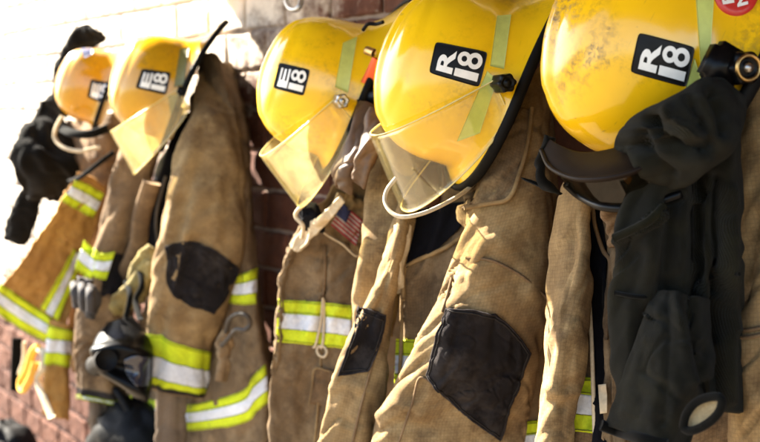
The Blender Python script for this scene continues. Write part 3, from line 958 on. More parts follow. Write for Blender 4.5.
def stitched(parent, s, rows, name, mat, off=.005, thick=.003, nv=40, nu=40, fold=.0025, seed=0, label=None, creases=()):
    q = drape(s, rows, off, nv, nu)
    q.fold(fold, .05, .12, seed, .0010, floor=-.6 * off, cre=.0055, cs=.05)
    if creases: q.crease(*creases)
    o = q.build(name, mat, parent, thick, label=label)
    if name == 'elbow_patch':           # turned and stitched edge
        k = 2
        P = q.P + q.N * .0012
        ring = np.concatenate([P[k, k:-k], P[k:-k, -1 - k], P[-1 - k, k:-k][::-1], P[k:-k, k][::-1]])
        cord('stitching', [Vector(p) for p in ring], .0016, STITCH, o, 260, closed=True, k=5)
        P = q.P + q.N * .0006
        ring = np.concatenate([P[0, :], P[:, -1], P[-1, ::-1], P[::-1, 0]])
        cord('turned_edge', [Vector(p) for p in ring], .0015, PATCHM, o, 260, closed=True, k=6)
    return o

# ---- coat under the clean R 18 helmet
cE = coat('tan coat with a large black elbow patch, under the clean R 18 helmet', 460, 440, .15)
bE = patch([[(398, 222, .24), (430, 212, .22), (500, 118, .12), (548, 58, .04)],
            [(400, 265, .27), (426, 262, .25), (490, 200, .16), (556, 170, .03)],
            [(402, 300, .28), (428, 300, .26), (490, 300, .17), (556, 260, .04)],
            [(401, 345, .28), (430, 345, .26), (490, 350, .18), (552, 330, .05)],
            [(397, 395, .28), (430, 400, .26), (490, 400, .18), (545, 390, .06)],
            [(395, 450, .28), (430, 450, .26), (490, 450, .18), (538, 450, .07)]], 90, 70, wrap_left=.12).fold(.006, .08, .4, 21)
ob = bE.build('body', CANVAS_GREY, cE, .006)
band_on(ob, bE, [(396, 339), (412, 340), (430, 341)], [(394, 390), (410, 391), (430, 392)])
band_on(ob, bE, [(500, 432), (516, 424), (545, 420)], [(500, 470), (516, 466), (545, 462)])
sE = tube([(506, 92, 546, 62, .11, .03), (484, 150, 553, 122, .16, .06), (466, 222, 555, 185, .20, .075),
           (446, 275, 553, 245, .22, .08), (431, 315, 548, 305, .24, .085), (415, 352, 541, 345, .25, .085),
           (396, 390, 533, 390, .25, .085), (377, 425, 526, 425, .25, .085), (374, 465, 520, 465, .25, .08)], 150, 100)
sE.fold(.006, .09, .35, 4, .0012)
sE.crease(([(470, 232), (452, 262), (440, 300)], -.012, 7), ([(484, 240), (472, 275)], .008, 6),
          ([(420, 330), (410, 365), (395, 400)], .006, 8), ([(436, 345), (424, 380), (408, 415)], -.007, 7),
          ([(440, 300), (470, 310), (500, 312)], .006, 6), ([(545, 180), (540, 240)], -.006, 10),
          ([(380, 415), (400, 405), (420, 412)], .010, 7), ([(378, 432), (400, 424), (430, 430)], -.008, 6),
          ([(498, 240), (520, 262), (540, 300)], .005, 9), ([(462, 300), (450, 335), (430, 380)], .005, 8))
os_ = sE.build('sleeve', CANVAS, cE)
stitched(os_, sE, [[(446, 309), (478, 311), (500, 318), (519, 337), (530, 353)],
                   [(441, 326), (470, 340), (492, 356), (510, 371), (521, 384)],
                   [(434, 350), (458, 372), (478, 388), (497, 401), (510, 410)],
                   [(427, 375), (444, 395), (462, 411), (480, 426), (500, 440)]], 'elbow_patch', PATCHM, .011, .004, 80, 80, .004, 3,
         creases=(([(450, 318), (444, 335), (452, 350), (440, 372)], .004, 4), ([(458, 322), (454, 345)], -.004, 3), ([(438, 388), (452, 372), (458, 366)], .005, 3), ([(470, 330), (500, 360)], .002, 8)))
seam(os_, sE, [(466, 258), (484, 259), (500, 264), (524, 278), (547, 298)], CANVAS_BROWN)
seam(os_, sE, [(452, 278), (446, 300), (442, 312)], CANVAS_BROWN)
seam(os_, sE, [(437, 388), (420, 378), (412, 404), (398, 445)], CANVAS_BROWN, .0022)
fE = tube([(400, 196, 416, 196, .24, .02), (388, 230, 408, 234, .29, .035), (372, 285, 398, 290, .33, .045), (351, 322, 394, 330, .345, .05),
           (337, 355, 391, 364, .355, .055), (326, 390, 387, 401, .36, .058), (314, 450, 382, 456, .36, .06)], 110, 70)
fE.fold(.006, .06, .3, 9)
fE.crease(([(378, 290), (366, 318), (350, 352), (338, 378)], .010, 5), ([(390, 260), (380, 300), (368, 330)], -.008, 5), ([(330, 388), (350, 384), (372, 392)], .006, 6))
ofE = fE.build('sleeve', CANVAS, cE)
stitched(ofE, fE, [[(358, 308), (372, 310), (385, 315)], [(354, 330), (370, 335), (381, 340)], [(346, 354), (358, 356), (372, 362)], [(338, 376), (352, 374), (369, 370)]], 'elbow_patch', PATCHM, .004, .003, 30, 26, .003, 6)
seam(ofE, fE, [(384, 316), (378, 345), (370, 372), (360, 410), (352, 445)], CANVAS_BROWN)
# open neck: dark lining, sunlit facing, hemmed storm flap
q = drape(bE, [[(404, 214), (435, 206), (472, 200)], [(403, 235), (430, 230), (466, 218)], [(405, 255), (424, 247), (452, 235)], [(406, 268), (420, 259), (440, 247)]], .008, 24, 24)
q.build('lining', LINING, cE, .003)
pp = patch([[(392, 224, .31), (402, 222, .30), (412, 226, .27)], [(393, 245, .32), (402, 246, .31), (410, 250, .28)], [(396, 268, .32), (402, 272, .31), (406, 276, .29)], [(399, 292, .31), (401, 294, .30), (403, 296, .29)]], 40, 24).fold(.005, .03, .1, 31)
pp.build('facing', CREAM, cE, .004)
cord('hem', on(bE, [(403, 300), (404, 272), (412, 263), (432, 254), (450, 245), (470, 229), (482, 214)], .006), .0045, CANVAS, cE, 60)
cord('hem', on(bE, [(403, 268), (402, 300), (401, 350), (398, 400), (396, 445)], .004), .004, CANVAS, cE, 60)
# collar point lying on the shoulder
q = drape(sE, [[(500, 106), (514, 104), (531, 108)], [(490, 140), (508, 140), (528, 142)], [(480, 172), (500, 172), (520, 172)], [(462, 208), (486, 204), (509, 198)]], .012, 40, 40)
q.fold(.003, .05, .15, 13, .001)
oc = q.build('collar', CANVAS_GREY, cE, .006)
cord('hem', on(sE, [(532, 108), (528, 142), (520, 172), (509, 198), (486, 204), (464, 208)], .013), .004, CANVAS, oc, 50)
q = tube([(464, 208, 476, 200, .25, .012), (462, 220, 478, 210, .26, .016), (464, 234, 474, 226, .26, .010)], 20, 20).fold(.006, .02, .04, 17)
q.build('collar_tab', CANVAS, cE)

# ---- coat under the E 18 helmet with the flag
cD = coat('brown coat with a striped flag patch on its collar and lime band across its front', 330, 440, .15)
bD = patch([[(303, 212, .25), (325, 200, .22), (362, 140, .12), (404, 110, .03)],
            [(285, 246, .27), (318, 244, .22), (362, 236, .13), (408, 220, .03)],
            [(274, 278, .28), (312, 280, .22), (362, 288, .14), (412, 290, .03)],
            [(272, 345, .29), (310, 350, .22), (362, 350, .14), (412, 350, .04)],
            [(271, 400, .29), (306, 402, .22), (360, 402, .14), (410, 402, .05)],
            [(273, 450, .29), (306, 450, .22), (355, 450, .15), (405, 450, .06)]], 110, 90, wrap_left=.16).fold(.006, .07, .35, 33)
bD.crease(([(325, 245), (324, 290), (322, 330)], -.010, 3.5), ([(299, 290), (301, 340), (298, 360)], -.006, 4), ([(330, 235), (345, 248)], .010, 5),
          ([(296, 370), (292, 410), (296, 440)], .006, 6), ([(340, 380), (322, 420)], .008, 6))
obD = bD.build('body', CANVAS_GREY, cD, .006)
band_on(obD, bD, [(278, 300), (300, 301), (326, 303), (352, 306)], [(278, 342), (300, 344), (326, 347), (350, 350)])
seam(obD, bD, [(325, 246), (325, 275), (323, 300)], CANVAS_BROWN, .003)
seam(obD, bD, [(321, 350), (319, 395), (314, 445)], CANVAS, .003)
# collar with flag
q = drape(bD, [[(338, 192), (352, 194), (370, 204)], [(328, 216), (345, 222), (364, 228)], [(322, 230), (342, 243), (358, 256)]], .020, 30, 30)
q.fold(.002, .05, .1, 41, .001)
oc = q.build('collar', CANVAS, cD, .006)
cord('hem', on(bD, [(366, 236), (358, 256), (342, 244), (323, 231), (328, 216), (338, 193)], .021), .0025, CREAM, oc, 50)
def flag(surf, A, B, C, D_, parent, off):
    A, B, C, D_ = [np.array(p, float) for p in (A, B, C, D_)]     # A foot of hoist, B foot of fly, C head of fly, D head of hoist
    fl = drape(surf, [[D_, C], [A, B]], off, 20, 20).build('flag_patch', FLAGWHITE, parent, .002)
    for i in range(0, 13, 2):
        a, b = i / 13, (i + 1) / 13
        l = .42 if i < 7 else 0.0
        g = lambda u, v: D_ * (1 - u) * (1 - v) + C * u * (1 - v) + A * (1 - u) * v + B * u * v
        drape(surf, [[g(l, a), g(1, a)], [g(l, b), g(1, b)]], off + .0012, 4, 16).build('red_stripe', FLAGRED, fl, .001)
    drape(surf, [[g(0, 0), g(.42, 0)], [g(0, 7 / 13), g(.42, 7 / 13)]], off + .0012, 8, 8).build('blue_canton', FLAGBLUE, fl, .001)
FLAGWHITE = fabric('flag_white', (.62, .55, .50), (.45, .38, .34), None, weave=900, sheen=0, grime=.3, ripstop=False)
FLAGRED = fabric('flag_red', (.42, .05, .06), (.30, .04, .05), None, weave=900, sheen=0, grime=.3, ripstop=False)
FLAGBLUE = fabric('flag_blue', (.05, .06, .16), (.035, .04, .10), None, weave=900, sheen=0, grime=.3, ripstop=False)
flag(bD, (331, 225), (356, 246), (363, 221), (343, 203), oc, .024)
# open neck of that coat: lining with pale edges
q = tube([(300, 200, 316, 206, .27, .02), (297, 212, 322, 218, .28, .025), (298, 226, 322, 232, .27, .02)], 30, 26).fold(.007, .03, .06, 43)
q.build('lining', LINING, cD)
cord('lining_edge', [W(*p) for p in [(310, 199, .30), (298, 210, .31), (296, 217, .31), (303, 226, .30), (302, 238, .29)]], .0045, CREAM, cD, 40)
q = patch([[(340, 196, .28), (345, 202, .27)], [(322, 214, .29), (330, 220, .28)], [(304, 226, .28), (312, 238, .27)], [(290, 246, .26), (298, 252, .26)]], 40, 14).fold(.006, .03, .08, 44)
q.build('facing', CREAM, cD, .006)
# strap with a ring, pocket
cord('zip_cord', on(bD, [(323, 298), (321, 320), (316, 344), (313, 348)], .010), .003, CREAM, cD, 40)
cord('zip_cord', on(bD, [(324, 300), (324, 322), (323, 342), (321, 349)], .010), .003, CREAM, cD, 40)
cord('ring', on(bD, [(319, 346), (324, 347), (327, 352), (324, 357), (319, 355), (317, 350)], .012), .003, CREAM, cD, 40, closed=True)
stitched(obD, bD, [[(316, 368), (330, 371), (346, 374)], [(313, 385), (328, 388), (342, 391)], [(310, 404), (325, 407), (338, 410)]], 'pocket', CANVAS_BROWN, .010, .008, 20, 20, .002, 5)
cord('hem', on(bD, [(309, 406), (312, 386), (315, 369), (330, 371.5)], .018), .002, CANVAS, obD, 30)
# near sleeve of that coat running up behind the gloves
q = tube([(376, 98, 408, 104, .12, .03), (368, 150, 408, 152, .18, .045), (360, 205, 406, 210, .22, .05), (356, 260, 400, 266, .25, .05), (352, 330, 392, 336, .26, .05)], 80, 50).fold(.007, .07, .3, 46)
oq = q.build('sleeve', CANVAS, cD)

# ---- coat at the right edge
cF = coat('tan coat hanging open beneath the dark knit hood and the soot stained helmet', 660, 440, .1)
bF = patch([[(574, 188, .20), (620, 190, .20), (690, 110, .12), (762, 60, .04)],
            [(572, 260, .24), (620, 260, .24), (690, 240, .18), (790, 200, .04)],
            [(566, 330, .26), (620, 330, .26), (690, 330, .20), (800, 300, .06)],
            [(562, 390, .27), (620, 390, .27), (690, 390, .22), (800, 380, .08)],
            [(558, 450, .27), (620, 450, .27), (690, 450, .22), (800, 450, .10)]], 90, 90, wrap_left=.14).fold(.006, .07, .35, 51)
obF = bF.build('body', CANVAS_BROWN, cF, .006)
band_on(obF, bF, [(560, 376), (580, 377), (600, 379)], [(558, 430), (580, 432), (600, 434)])
fF = tube([(585, 160, 604, 164, .20, .02), (571, 200, 592, 206, .26, .035), (561, 255, 588, 258, .29, .05), (550, 310, 587, 312, .31, .055), (542, 365, 583, 368, .32, .058), (537, 412, 574, 416, .32, .055), (534, 455, 569, 458, .32, .055)], 110, 70)
fF.fold(.006, .06, .3, 52)
fF.crease(([(572, 240), (566, 290), (560, 330)], -.007, 6), ([(560, 290), (552, 340)], .006, 5), ([(548, 388), (562, 394), (576, 392)], .007, 5), ([(546, 402), (562, 408)], -.006, 4))
fF.build('sleeve', CANVAS, cF)
q = drape(bF, [[(577, 190), (592, 190), (608, 190)], [(584, 260), (594, 262), (606, 265)], [(590, 330), (597, 332), (606, 334)], [(593, 400), (598, 400), (605, 401)], [(594, 448), (599, 448), (604, 448)]], .020, 60, 20)
q.fold(.004, .03, .2, 55, .001)
q.build('lining', LINING, cF, .004)
cord('hem', on(bF, [(578, 200), (583, 245), (588, 285), (591, 330), (593, 380), (595, 446)], .022), .0035, CREAM, cF, 80)
q = drape(bF, [[(600, 190), (616, 190), (632, 190)], [(607, 250), (618, 252), (630, 255)], [(606, 300), (616, 302), (626, 305)], [(603, 370), (612, 372), (622, 375)], [(602, 448), (612, 448), (622, 448)]], .028, 60, 20)
q.fold(.006, .03, .15, 56, .001)
q.build('storm_flap', CANVAS_GREY, cF, .006)
cord('piping', on(bF, [(592, 198), (595, 225), (603, 250), (610, 262), (609, 290), (606, 340)], .034), .0035, CANVAS_BROWN, cF, 60)
q = tube([(604, 196, 622, 200, .30, .02), (603, 210, 626, 214, .31, .022), (606, 226, 626, 232, .30, .02), (612, 246, 622, 250, .29, .012)], 40, 26).fold(.004, .02, .05, 57)
q.build('collar_tab', CANVAS_BROWN, cF)
q = drape(bF, [[(598, 385), (606, 384)], [(599, 400), (607, 399)], [(600, 414), (607, 413)]], .040, 12, 8)
q.build('care_label', CREAM, cF, .001)
nF = tube([(728, 66, 782, 56, .12, .04), (734, 150, 800, 148, .17, .06), (737, 250, 810, 250, .20, .07), (738, 330, 815, 330, .22, .07), (736, 400, 815, 400, .22, .07), (734, 460, 812, 460, .22, .07)], 110, 70)
nF.fold(.007, .08, .3, 58)
nF.crease(([(757, 215), (750, 255), (741, 300)], -.012, 5), ([(752, 90), (756, 140)], .006, 8), ([(742, 345), (752, 400)], .005, 6))
onF = nF.build('sleeve', CANVAS, cF)
seam(onF, nF, [(739, 331), (750, 330), (760, 328), (768, 327)], CANVAS_BROWN)
seam(onF, nF, [(739, 338), (750, 337), (760, 335), (768, 334)], CANVAS_BROWN)

# ---- coat under the blurred E 18 helmet
cC = coat('brown coat with black elbow patch and lime cuff band, under the blurred E 18 helmet', 190, 440, .12)
bC = patch([[(198, 56, .10), (214, 52, .10), (228, 60, .06)],
            [(192, 105, .15), (222, 105, .14), (239, 118, .11)],
            [(176, 180, .17), (218, 180, .16), (245, 185, .12)],
            [(158, 260, .18), (215, 260, .17), (251, 250, .12)],
            [(138, 330, .19), (210, 330, .16), (257, 330, .12)],
            [(125, 385, .20), (200, 395, .18), (263, 385, .12)],
            [(118, 450, .20), (195, 450, .18), (261, 450, .12)]], 110, 80, wrap_right=.10).fold(.007, .07, .35, 61)
obC = bC.build('body', CANVAS_GREY, cC, .006)
band_on(obC, bC, [(128, 396), (160, 401), (190, 405), (240, 392), (253, 376), (266, 364)], [(138, 424), (160, 428), (188, 431), (242, 424), (256, 412), (269, 402)])
band_on(obC, bC, [(232, 277), (245, 273), (258, 268)], [(228, 303), (242, 305), (256, 304)])
sC = tube([(206, 64, 228, 66, .05, .015), (197, 80, 236, 92, .115, .04), (190, 108, 241, 124, .17, .055), (174, 162, 246, 185, .20, .065), (164, 212, 248, 238, .22, .07),
           (158, 258, 240, 276, .23, .07), (152, 303, 222, 323, .24, .068), (150, 332, 208, 351, .24, .062), (149, 374, 205, 386, .24, .058), (148, 388, 203, 398, .24, .057)], 120, 80)
sC.fold(.007, .07, .3, 62)
sC.crease(([(190, 150), (176, 195), (168, 240)], .012, 5), ([(200, 160), (186, 200), (178, 240)], -.009, 5), ([(186, 232), (182, 262), (174, 290)], .012, 4), ([(212, 118), (226, 140), (240, 170)], .006, 7), ([(230, 190), (226, 240)], -.006, 8))
osC = sC.build('sleeve', CANVAS, cC)
stitched(osC, sC, [[(166, 246), (190, 242), (214, 250), (238, 268)], [(167, 262), (190, 262), (212, 270), (233, 284)], [(166, 280), (188, 284), (208, 292), (226, 300)], [(170, 292), (184, 302), (200, 309), (214, 314)]], 'elbow_patch', PATCHM, .005, .004, 40, 40, .004, 4)
band(osC, sC, .78, .955, .004)
sC.rows(.965, 1.0, .003).build('cuff', PATCHM, osC, .003, (False, False))
k = tube([(157, 384, 189, 390, .24, .03), (158, 405, 188, 408, .24, .03), (157, 430, 186, 432, .24, .03), (156, 460, 186, 462, .24, .03)], 40, 36).fold(.003, .02, .3, 64)
k.build('wristlet', WRISTLET, osC)
# its neck opening with lining and zip
q = tube([(176, 118, 194, 110, .14, .02), (160, 170, 178, 166, .20, .03), (150, 205, 168, 206, .22, .03), (148, 240, 164, 244, .22, .03), (151, 275, 162, 278, .22, .025)], 60, 30).fold(.005, .03, .1, 65)
oq = q.build('lining', LINING, cC)
cord('zip', on(q, [(166, 176), (158, 205), (156, 225), (158, 245)], .002), .005, METALDARK, cC, 40)
cord('storm_flap_edge', [W(*p) for p in [(152, 182, .26), (142, 215, .27), (138, 245, .27), (124, 275, .28), (108, 300, .28), (98, 325, .28)]], .026, CANVAS_BROWN, cC, 50, flat=.5, k=16)
q = tube([(150, 246, 162, 252, .27, .02), (134, 262, 158, 276, .29, .03), (120, 288, 142, 302, .30, .03), (108, 304, 122, 316, .30, .015)], 50, 30).fold(.008, .04, .12, 66)
q.build('facing', fabric('olive_cloth', (.22, .17, .06), (.13, .10, .04), (.34, .26, .09), grime=.3), cC)
# its far sleeve with cuff and wristlet
fC = tube([(130, 112, 172, 118, .16, .03), (118, 160, 156, 164, .24, .04), (104, 215, 142, 225, .28, .055), (90, 265, 132, 272, .30, .06), (80, 310, 130, 316, .31, .06), (77, 350, 127, 352, .31, .055), (78, 379, 124, 385, .31, .05), (80, 398, 122, 404, .31, .048)], 100, 60)
fC.fold(.007, .06, .3, 67)
ofC = fC.build('sleeve', CANVAS_BROWN, cC)
stitched(ofC, fC, [[(108, 258), (118, 254), (127, 258)], [(104, 275), (114, 272), (123, 276)], [(100, 298), (108, 294), (116, 296)]], 'elbow_patch', PATCHM, .004, .003, 20, 16, .003, 5)
fC.rows(.917, .969, .004).build('cuff', PATCHM, ofC, .003, (False, False))
band(ofC, fC, .972, 1.0, .004)
k = tube([(88, 388, 108, 390, .31, .026), (89, 420, 107, 422, .31, .026), (88, 460, 106, 462, .31, .026)], 30, 30).fold(.003, .02, .3, 69)
k.build('wristlet', WRISTLET, ofC)
for tp, bt in (([(84, 240), (93, 248), (99, 254)], [(75, 268), (83, 275), (90, 280)]), ([(98, 254), (107, 254), (115, 252)], [(92, 276), (99, 279), (106, 280)])):
    band_on(ofC, fC, tp, bt, .012, 20)
h_ = [W(*p) for p in [(226, 332, .24), (229, 320, .25), (238, 314, .25), (247, 316, .24), (250, 324, .23), (245, 330, .24), (236, 330, .25), (229, 338, .25), (222, 346, .25)]]
cord('snap_hook', h_, .006, METALDARK, cC, 60, k=12)
q = tube([(220, 330, 232, 332, .22, .02), (214, 350, 232, 352, .22, .022), (216, 380, 228, 382, .21, .02)], 30, 26).fold(.006, .03, .1, 70)
q.build('hanging_tab', CANVAS_GREY, cC)

# ---- farthest coat, golden, flared open
cB = coat('golden coat flared open with an L of lime and silver trim, farthest along the wall', 70, 440, .15)
bB = patch([[(60, 122, .20), (95, 116, .18), (142, 108, .05)], [(62, 150, .22), (95, 145, .20), (140, 130, .06)], [(64, 200, .26), (98, 198, .20), (142, 190, .06)], [(68, 262, .26), (98, 262, .18), (140, 260, .06)],
            [(68, 320, .26), (95, 325, .18), (132, 325, .06)], [(72, 372, .24), (95, 375, .16), (120, 375, .08)]], 80, 60).fold(.009, .06, .25, 71)
bB.build('body', CANVAS_BROWN, cB, .006)
pB = patch([[(78, 172, .34), (92, 178, .30), (106, 188, .25)], [(60, 205, .39), (78, 212, .33), (98, 218, .26)], [(40, 235, .43), (62, 243, .36), (88, 250, .26)],
            [(18, 266, .46), (46, 280, .37), (78, 288, .26)], [(2, 285, .48), (32, 304, .38), (68, 318, .28)], [(-8, 308, .49), (26, 330, .39), (58, 346, .30)]], 90, 60).fold(.004, .12, .5, 72)
pB.crease(([(62, 230), (48, 258), (34, 285)], -.008, 6), ([(84, 215), (74, 245)], .006, 6))
oP = pB.build('front_panel', CANVAS_GOLD, cB, .008)
band_on(oP, pB, [(76, 180), (90, 186), (104, 195)], [(62, 201), (77, 210), (93, 218)])
band_on(oP, pB, [(0, 284), (28, 303), (62, 326)], [(-9, 309), (24, 331), (57, 347)])
band_on(oP, pB, [(74, 250), (56, 282), (40, 308)], [(84, 256), (72, 288), (58, 321)], .0085)
tB = tube([(50, 320, 74, 326, .33, .03), (46, 350, 70, 352, .33, .04), (44, 380, 72, 384, .33, .042), (44, 414, 70, 420, .33, .04)], 50, 40).fold(.006, .05, .2, 73)
oT = tB.build('sleeve', CANVAS_GOLD, cB)
band(oT, tB, .06, .5, .004)
cord('strap', [W(*p) for p in [(68, 182, .34), (82, 176, .35), (98, 164, .34), (114, 152, .30)]], .007, BLACKCLOTH, cB, 40, flat=.3)

# ------------------------------------------------------------------ soft gear
t = thing('knit_hood', 'dark olive knit hood draped over the brim of the soot stained helmet', 'hood', W(680, 430, .3))
g = tube([(648, 150, 738, 96, .33, .035), (630, 190, 740, 160, .34, .045), (616, 228, 741, 225, .345, .05), (620, 256, 741, 270, .345, .048), (613, 296, 741, 312, .34, .045), (615, 345, 742, 360, .34, .045), (624, 400, 742, 412, .34, .04)], 150, 110)
g.fold(.008, .06, .5, 81, .0012, cre=.008)
g.crease(([(700, 175), (697, 240), (696, 330), (700, 400)], -.045, 6), ([(715, 180), (714, 260), (716, 340), (718, 400)], -.034, 5), ([(727, 190), (728, 300), (730, 400)], .014, 5), ([(707, 180), (706, 260), (708, 400)], .012, 4), ([(672, 200), (668, 240), (664, 285)], -.012, 6), ([(684, 190), (682, 280)], .010, 5), ([(660, 215), (655, 260), (650, 295)], .008, 10),
         ([(618, 240), (640, 230), (662, 212)], .010, 5), ([(640, 255), (632, 290)], -.006, 8), ([(728, 130), (730, 220), (731, 330)], .008, 7))
og = g.build('drape', KNIT, t)
lp = tube([(712, 78, 739, 96, .33, .03), (694, 92, 737, 138, .37, .055), (664, 106, 716, 168, .395, .065), (640, 122, 692, 186, .40, .06), (622, 142, 664, 192, .39, .05), (619, 162, 642, 186, .37, .02)], 110, 90)
lp.fold(.006, .06, .15, 82, .0012, cre=.004)
lp.crease(([(650, 118), (662, 140), (682, 150), (700, 148)], -.022, 6), ([(640, 134), (652, 160), (672, 176)], -.014, 5), ([(690, 100), (702, 122), (712, 150)], -.020, 6), ([(668, 112), (686, 132), (704, 136)], .016, 6), ([(712, 92), (722, 112), (724, 132)], -.014, 5), ([(632, 150), (646, 172)], .010, 5))
lp.build('folded_top', KNIT, t)
seam(og, g, [(615, 293), (640, 297), (668, 295), (692, 295)], BLACKCLOTH, .003)
seam(og, g, [(698, 283), (712, 278), (739, 274)], BLACKCLOTH, .003)
seam(og, g, [(692, 180), (692, 240), (692, 296)], BLACKCLOTH, .0022)
cord('neck_trim', on(g, [(614, 238), (632, 230), (650, 220), (664, 206)], .004), .006, KNIT, og, 40)
fp = patch([[(653, 290, .396), (672, 291, .398), (692, 295, .385), (708, 300, .345)], [(640, 320, .42), (668, 322, .425), (694, 330, .395), (712, 336, .35)],
            [(624, 362, .435), (658, 370, .44), (690, 376, .415), (716, 370, .36)], [(611, 398, .44), (648, 408, .445), (680, 404, .425), (704, 396, .385)],
            [(600, 426, .44), (638, 438, .445), (666, 446, .435), (688, 450, .40)]], 100, 80).fold(.005, .08, .5, 84, .0010, cre=.002)
fp.crease(([(676, 300), (684, 340), (692, 380)], .010, 7), ([(690, 296), (698, 345), (706, 385)], -.013, 6), ([(668, 296), (668, 350), (664, 420)], -.006, 7), ([(655, 310), (640, 360), (628, 410)], .006, 9))
of = fp.build('bib', KNIT, t, .006)
cord('bib_trim', on(fp, [(601, 425), (620, 432), (640, 438), (668, 445)], .002), .008, BLACKCLOTH, of, 50)
rc = [(683, 428), (686, 415), (694, 404), (706, 398), (718, 397), (722, 402), (719, 412), (711, 421), (700, 428), (690, 431)]
cord('face_opening_trim', [W(*p, .455) for p in rc], .0055, BLACKCLOTH, t, 80, closed=True, k=12)
cc = np.mean(rc, 0)
pl = [[tuple(W(*(cc + (np.array(p) - cc) * f_), .448)) for p in rc + rc[:1]] for f_ in (1, .7, .4, .02)]
a = cr(np.array(pl), 16); a = cr(a.swapaxes(0, 1), 50).swapaxes(0, 1)
Surf(a).build('face_opening', fabric('tan_fleece', (.50, .40, .22), (.38, .29, .15), (.58, .47, .28), weave=300, bump=.6, sheen=.4), t, .003, label='tan fleece seen through the face opening')

t = thing('leather_glove', 'brown leather gloves tucked between two yellow helmets', 'glove', W(350, 190, .3))
q = tube([(360, 100, 392, 112, .24, .03), (346, 142, 372, 156, .30, .035), (332, 168, 358, 180, .32, .032), (331, 184, 352, 194, .32, .018)], 70, 44).fold(.005, .03, .1, 91)
q.build('palm', LEATHER, t)
q = tube([(372, 108, 398, 118, .26, .025), (362, 138, 384, 148, .31, .025), (352, 160, 372, 172, .33, .025), (350, 178, 364, 188, .33, .015)], 60, 36).fold(.004, .03, .1, 92)
q.build('cuff', LEATHER, t)

t = thing('work_glove', 'grey work glove stuffed against the golden coat', 'glove', W(85, 300, .35))
q = tube([(77, 276, 95, 280, .42, .02), (72, 288, 98, 294, .43, .03), (75, 304, 97, 310, .43, .03), (82, 316, 95, 319, .42, .014)], 50, 34).fold(.008, .035, .05, 93)
q.build('palm', GREYGLOVE, t)
for i, (a_, b_) in enumerate((((77, 300), (74, 284)), ((84, 302), (82, 285)), ((91, 305), (90, 289)))):
    cord('finger', [W(a_[0], a_[1] + 6, .445), W((a_[0] + b_[0]) / 2, (a_[1] + b_[1]) / 2, .455), W(*b_, .44)], .013, GREYGLOVE, t, 16, k=12)

# black jacket and hood behind the farthest helmet
t = thing('black_jacket', 'black jacket bunched up behind the farthest helmet', 'jacket', W(40, 240, .2))
q = tube([(50, 92, 62, 100, .20, .03), (36, 112, 64, 130, .26, .06), (18, 138, 78, 165, .30, .09), (8, 160, 84, 186, .30, .08), (24, 184, 66, 196, .28, .05), (28, 192, 56, 202, .27, .03)], 70, 50).fold(.012, .06, .12, 95)
q.build('body', BLACKCLOTH, t)
q = tube([(24, 188, 44, 194, .25, .03), (14, 205, 40, 214, .25, .035), (6, 228, 32, 238, .25, .03), (4, 238, 26, 246, .25, .02)], 50, 34).fold(.007, .04, .1, 96)
q.build('sleeve', BLACKCLOTH, t)
q = tube([(58, 120, 66, 116, .20, .02), (52, 92, 64, 90, .20, .025), (56, 68, 70, 74, .19, .03), (68, 42, 86, 54, .18, .035), (84, 27, 98, 44, .17, .03), (100, 30, 106, 38, .16, .015)], 70, 40).fold(.006, .04, .1, 97)
q.build('hood', BLACKCLOTH, t)

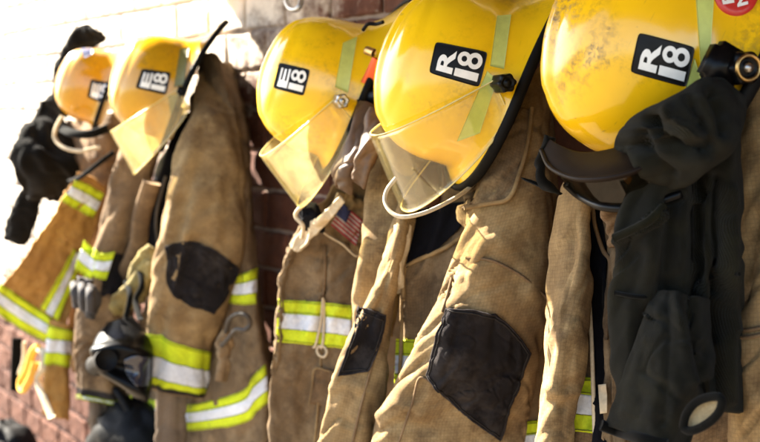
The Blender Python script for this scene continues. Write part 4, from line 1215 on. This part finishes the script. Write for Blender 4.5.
# breathing mask hanging on the brown coat
t = thing('breathing_mask', 'black rubber breathing mask hanging between the brown coat sleeves', 'mask', W(122, 392, .35))
q = tube([(108, 322, 132, 316, .36, .04), (96, 340, 148, 336, .38, .07), (94, 358, 152, 356, .39, .08), (98, 372, 152, 376, .39, .07), (120, 386, 150, 394, .38, .05), (132, 396, 148, 402, .37, .02)], 60, 50)
q.crease(([(98, 352), (120, 348), (146, 356)], .02, 6), ([(110, 368), (130, 372)], -.02, 5))
q.build('face_piece', GLOSSBLACK, t)
ln = drape(q, [[(124, 360), (136, 356), (150, 358)], [(126, 372), (138, 370), (150, 372)], [(136, 386), (143, 386), (149, 386)]], .010, 20, 20)
ln.build('lens', LENS, t, .004)
cord('inlet', [W(96, 366, .42), W(102, 362, .45), W(106, 360, .47)], .030, RUBBER, t, 16, k=20)
cord('head_strap', [W(*p) for p in [(140, 320, .36), (136, 300, .34), (142, 285, .32), (138, 262, .30)]], .008, BLACKCLOTH, t, 30, flat=.35)
cord('head_strap', [W(*p) for p in [(126, 318, .36), (130, 296, .34), (126, 280, .32)]], .008, BLACKCLOTH, t, 30, flat=.35)

# straps under the golden coat
t = thing('webbing_strap', 'looped yellow webbing strap dangling below the golden coat', 'strap', W(34, 410, .35))
cord('loop', [W(*p) for p in [(40, 346, .37), (33, 352, .37), (28, 368, .37), (21, 382, .37), (23, 390, .38), (31, 378, .39), (36, 362, .39)]], .014, YELLOWSTRAP, t, 50, flat=.3)
cord('tail', [W(*p) for p in [(38, 348, .37), (44, 354, .37), (43, 368, .38), (38, 380, .38), (44, 398, .38), (52, 418, .38)]], .012, CREAM, t, 50, flat=.3)
t = thing('black_strap', 'short black strap hanging beside the yellow webbing', 'strap', W(16, 390, .36))
cord('webbing', [W(*p) for p in [(17, 338, .36), (16, 360, .36), (15, 391, .36)]], .018, BLACKCLOTH, t, 30, flat=.25)
cord('edge_cord', [W(*p) for p in [(24, 342, .365), (24, 358, .365), (19, 374, .365)]], .006, CREAM, t, 20)

def boot(label, px, py, d, s=1.0, rot=0):
    c = W(px, py, d)
    t = thing('gear_bag', label, 'bag', c)
    rings = [(.02, -.10), (.10, -.10), (.15, -.06), (.165, 0), (.15, .06), (.10, .10), (.03, .115)]
    k = np.linspace(0, 2 * math.pi, 40, endpoint=False)
    P = np.array([[(c.x + s * r * math.cos(a) * 1.15, c.y + s * r * math.sin(a) * .8, c.z + s * z * 1.1) for a in k] for r, z in cr(np.array(rings), 24)])
    Surf(P, True).fold(.008, .05, .1, 99).build('pouch', RUBBER, t)
    cord('handle', [Vector((c.x - .08 * s, c.y - .05, c.z + .10 * s)), Vector((c.x, c.y - .07, c.z + .17 * s)), Vector((c.x + .08 * s, c.y - .05, c.z + .10 * s))], .012, RUBBER, t, 30)
boot('round black bag below the breathing mask', 138, 440, .22)
boot('black bag in the lower left corner by the brick wall', 4, 452, .25)
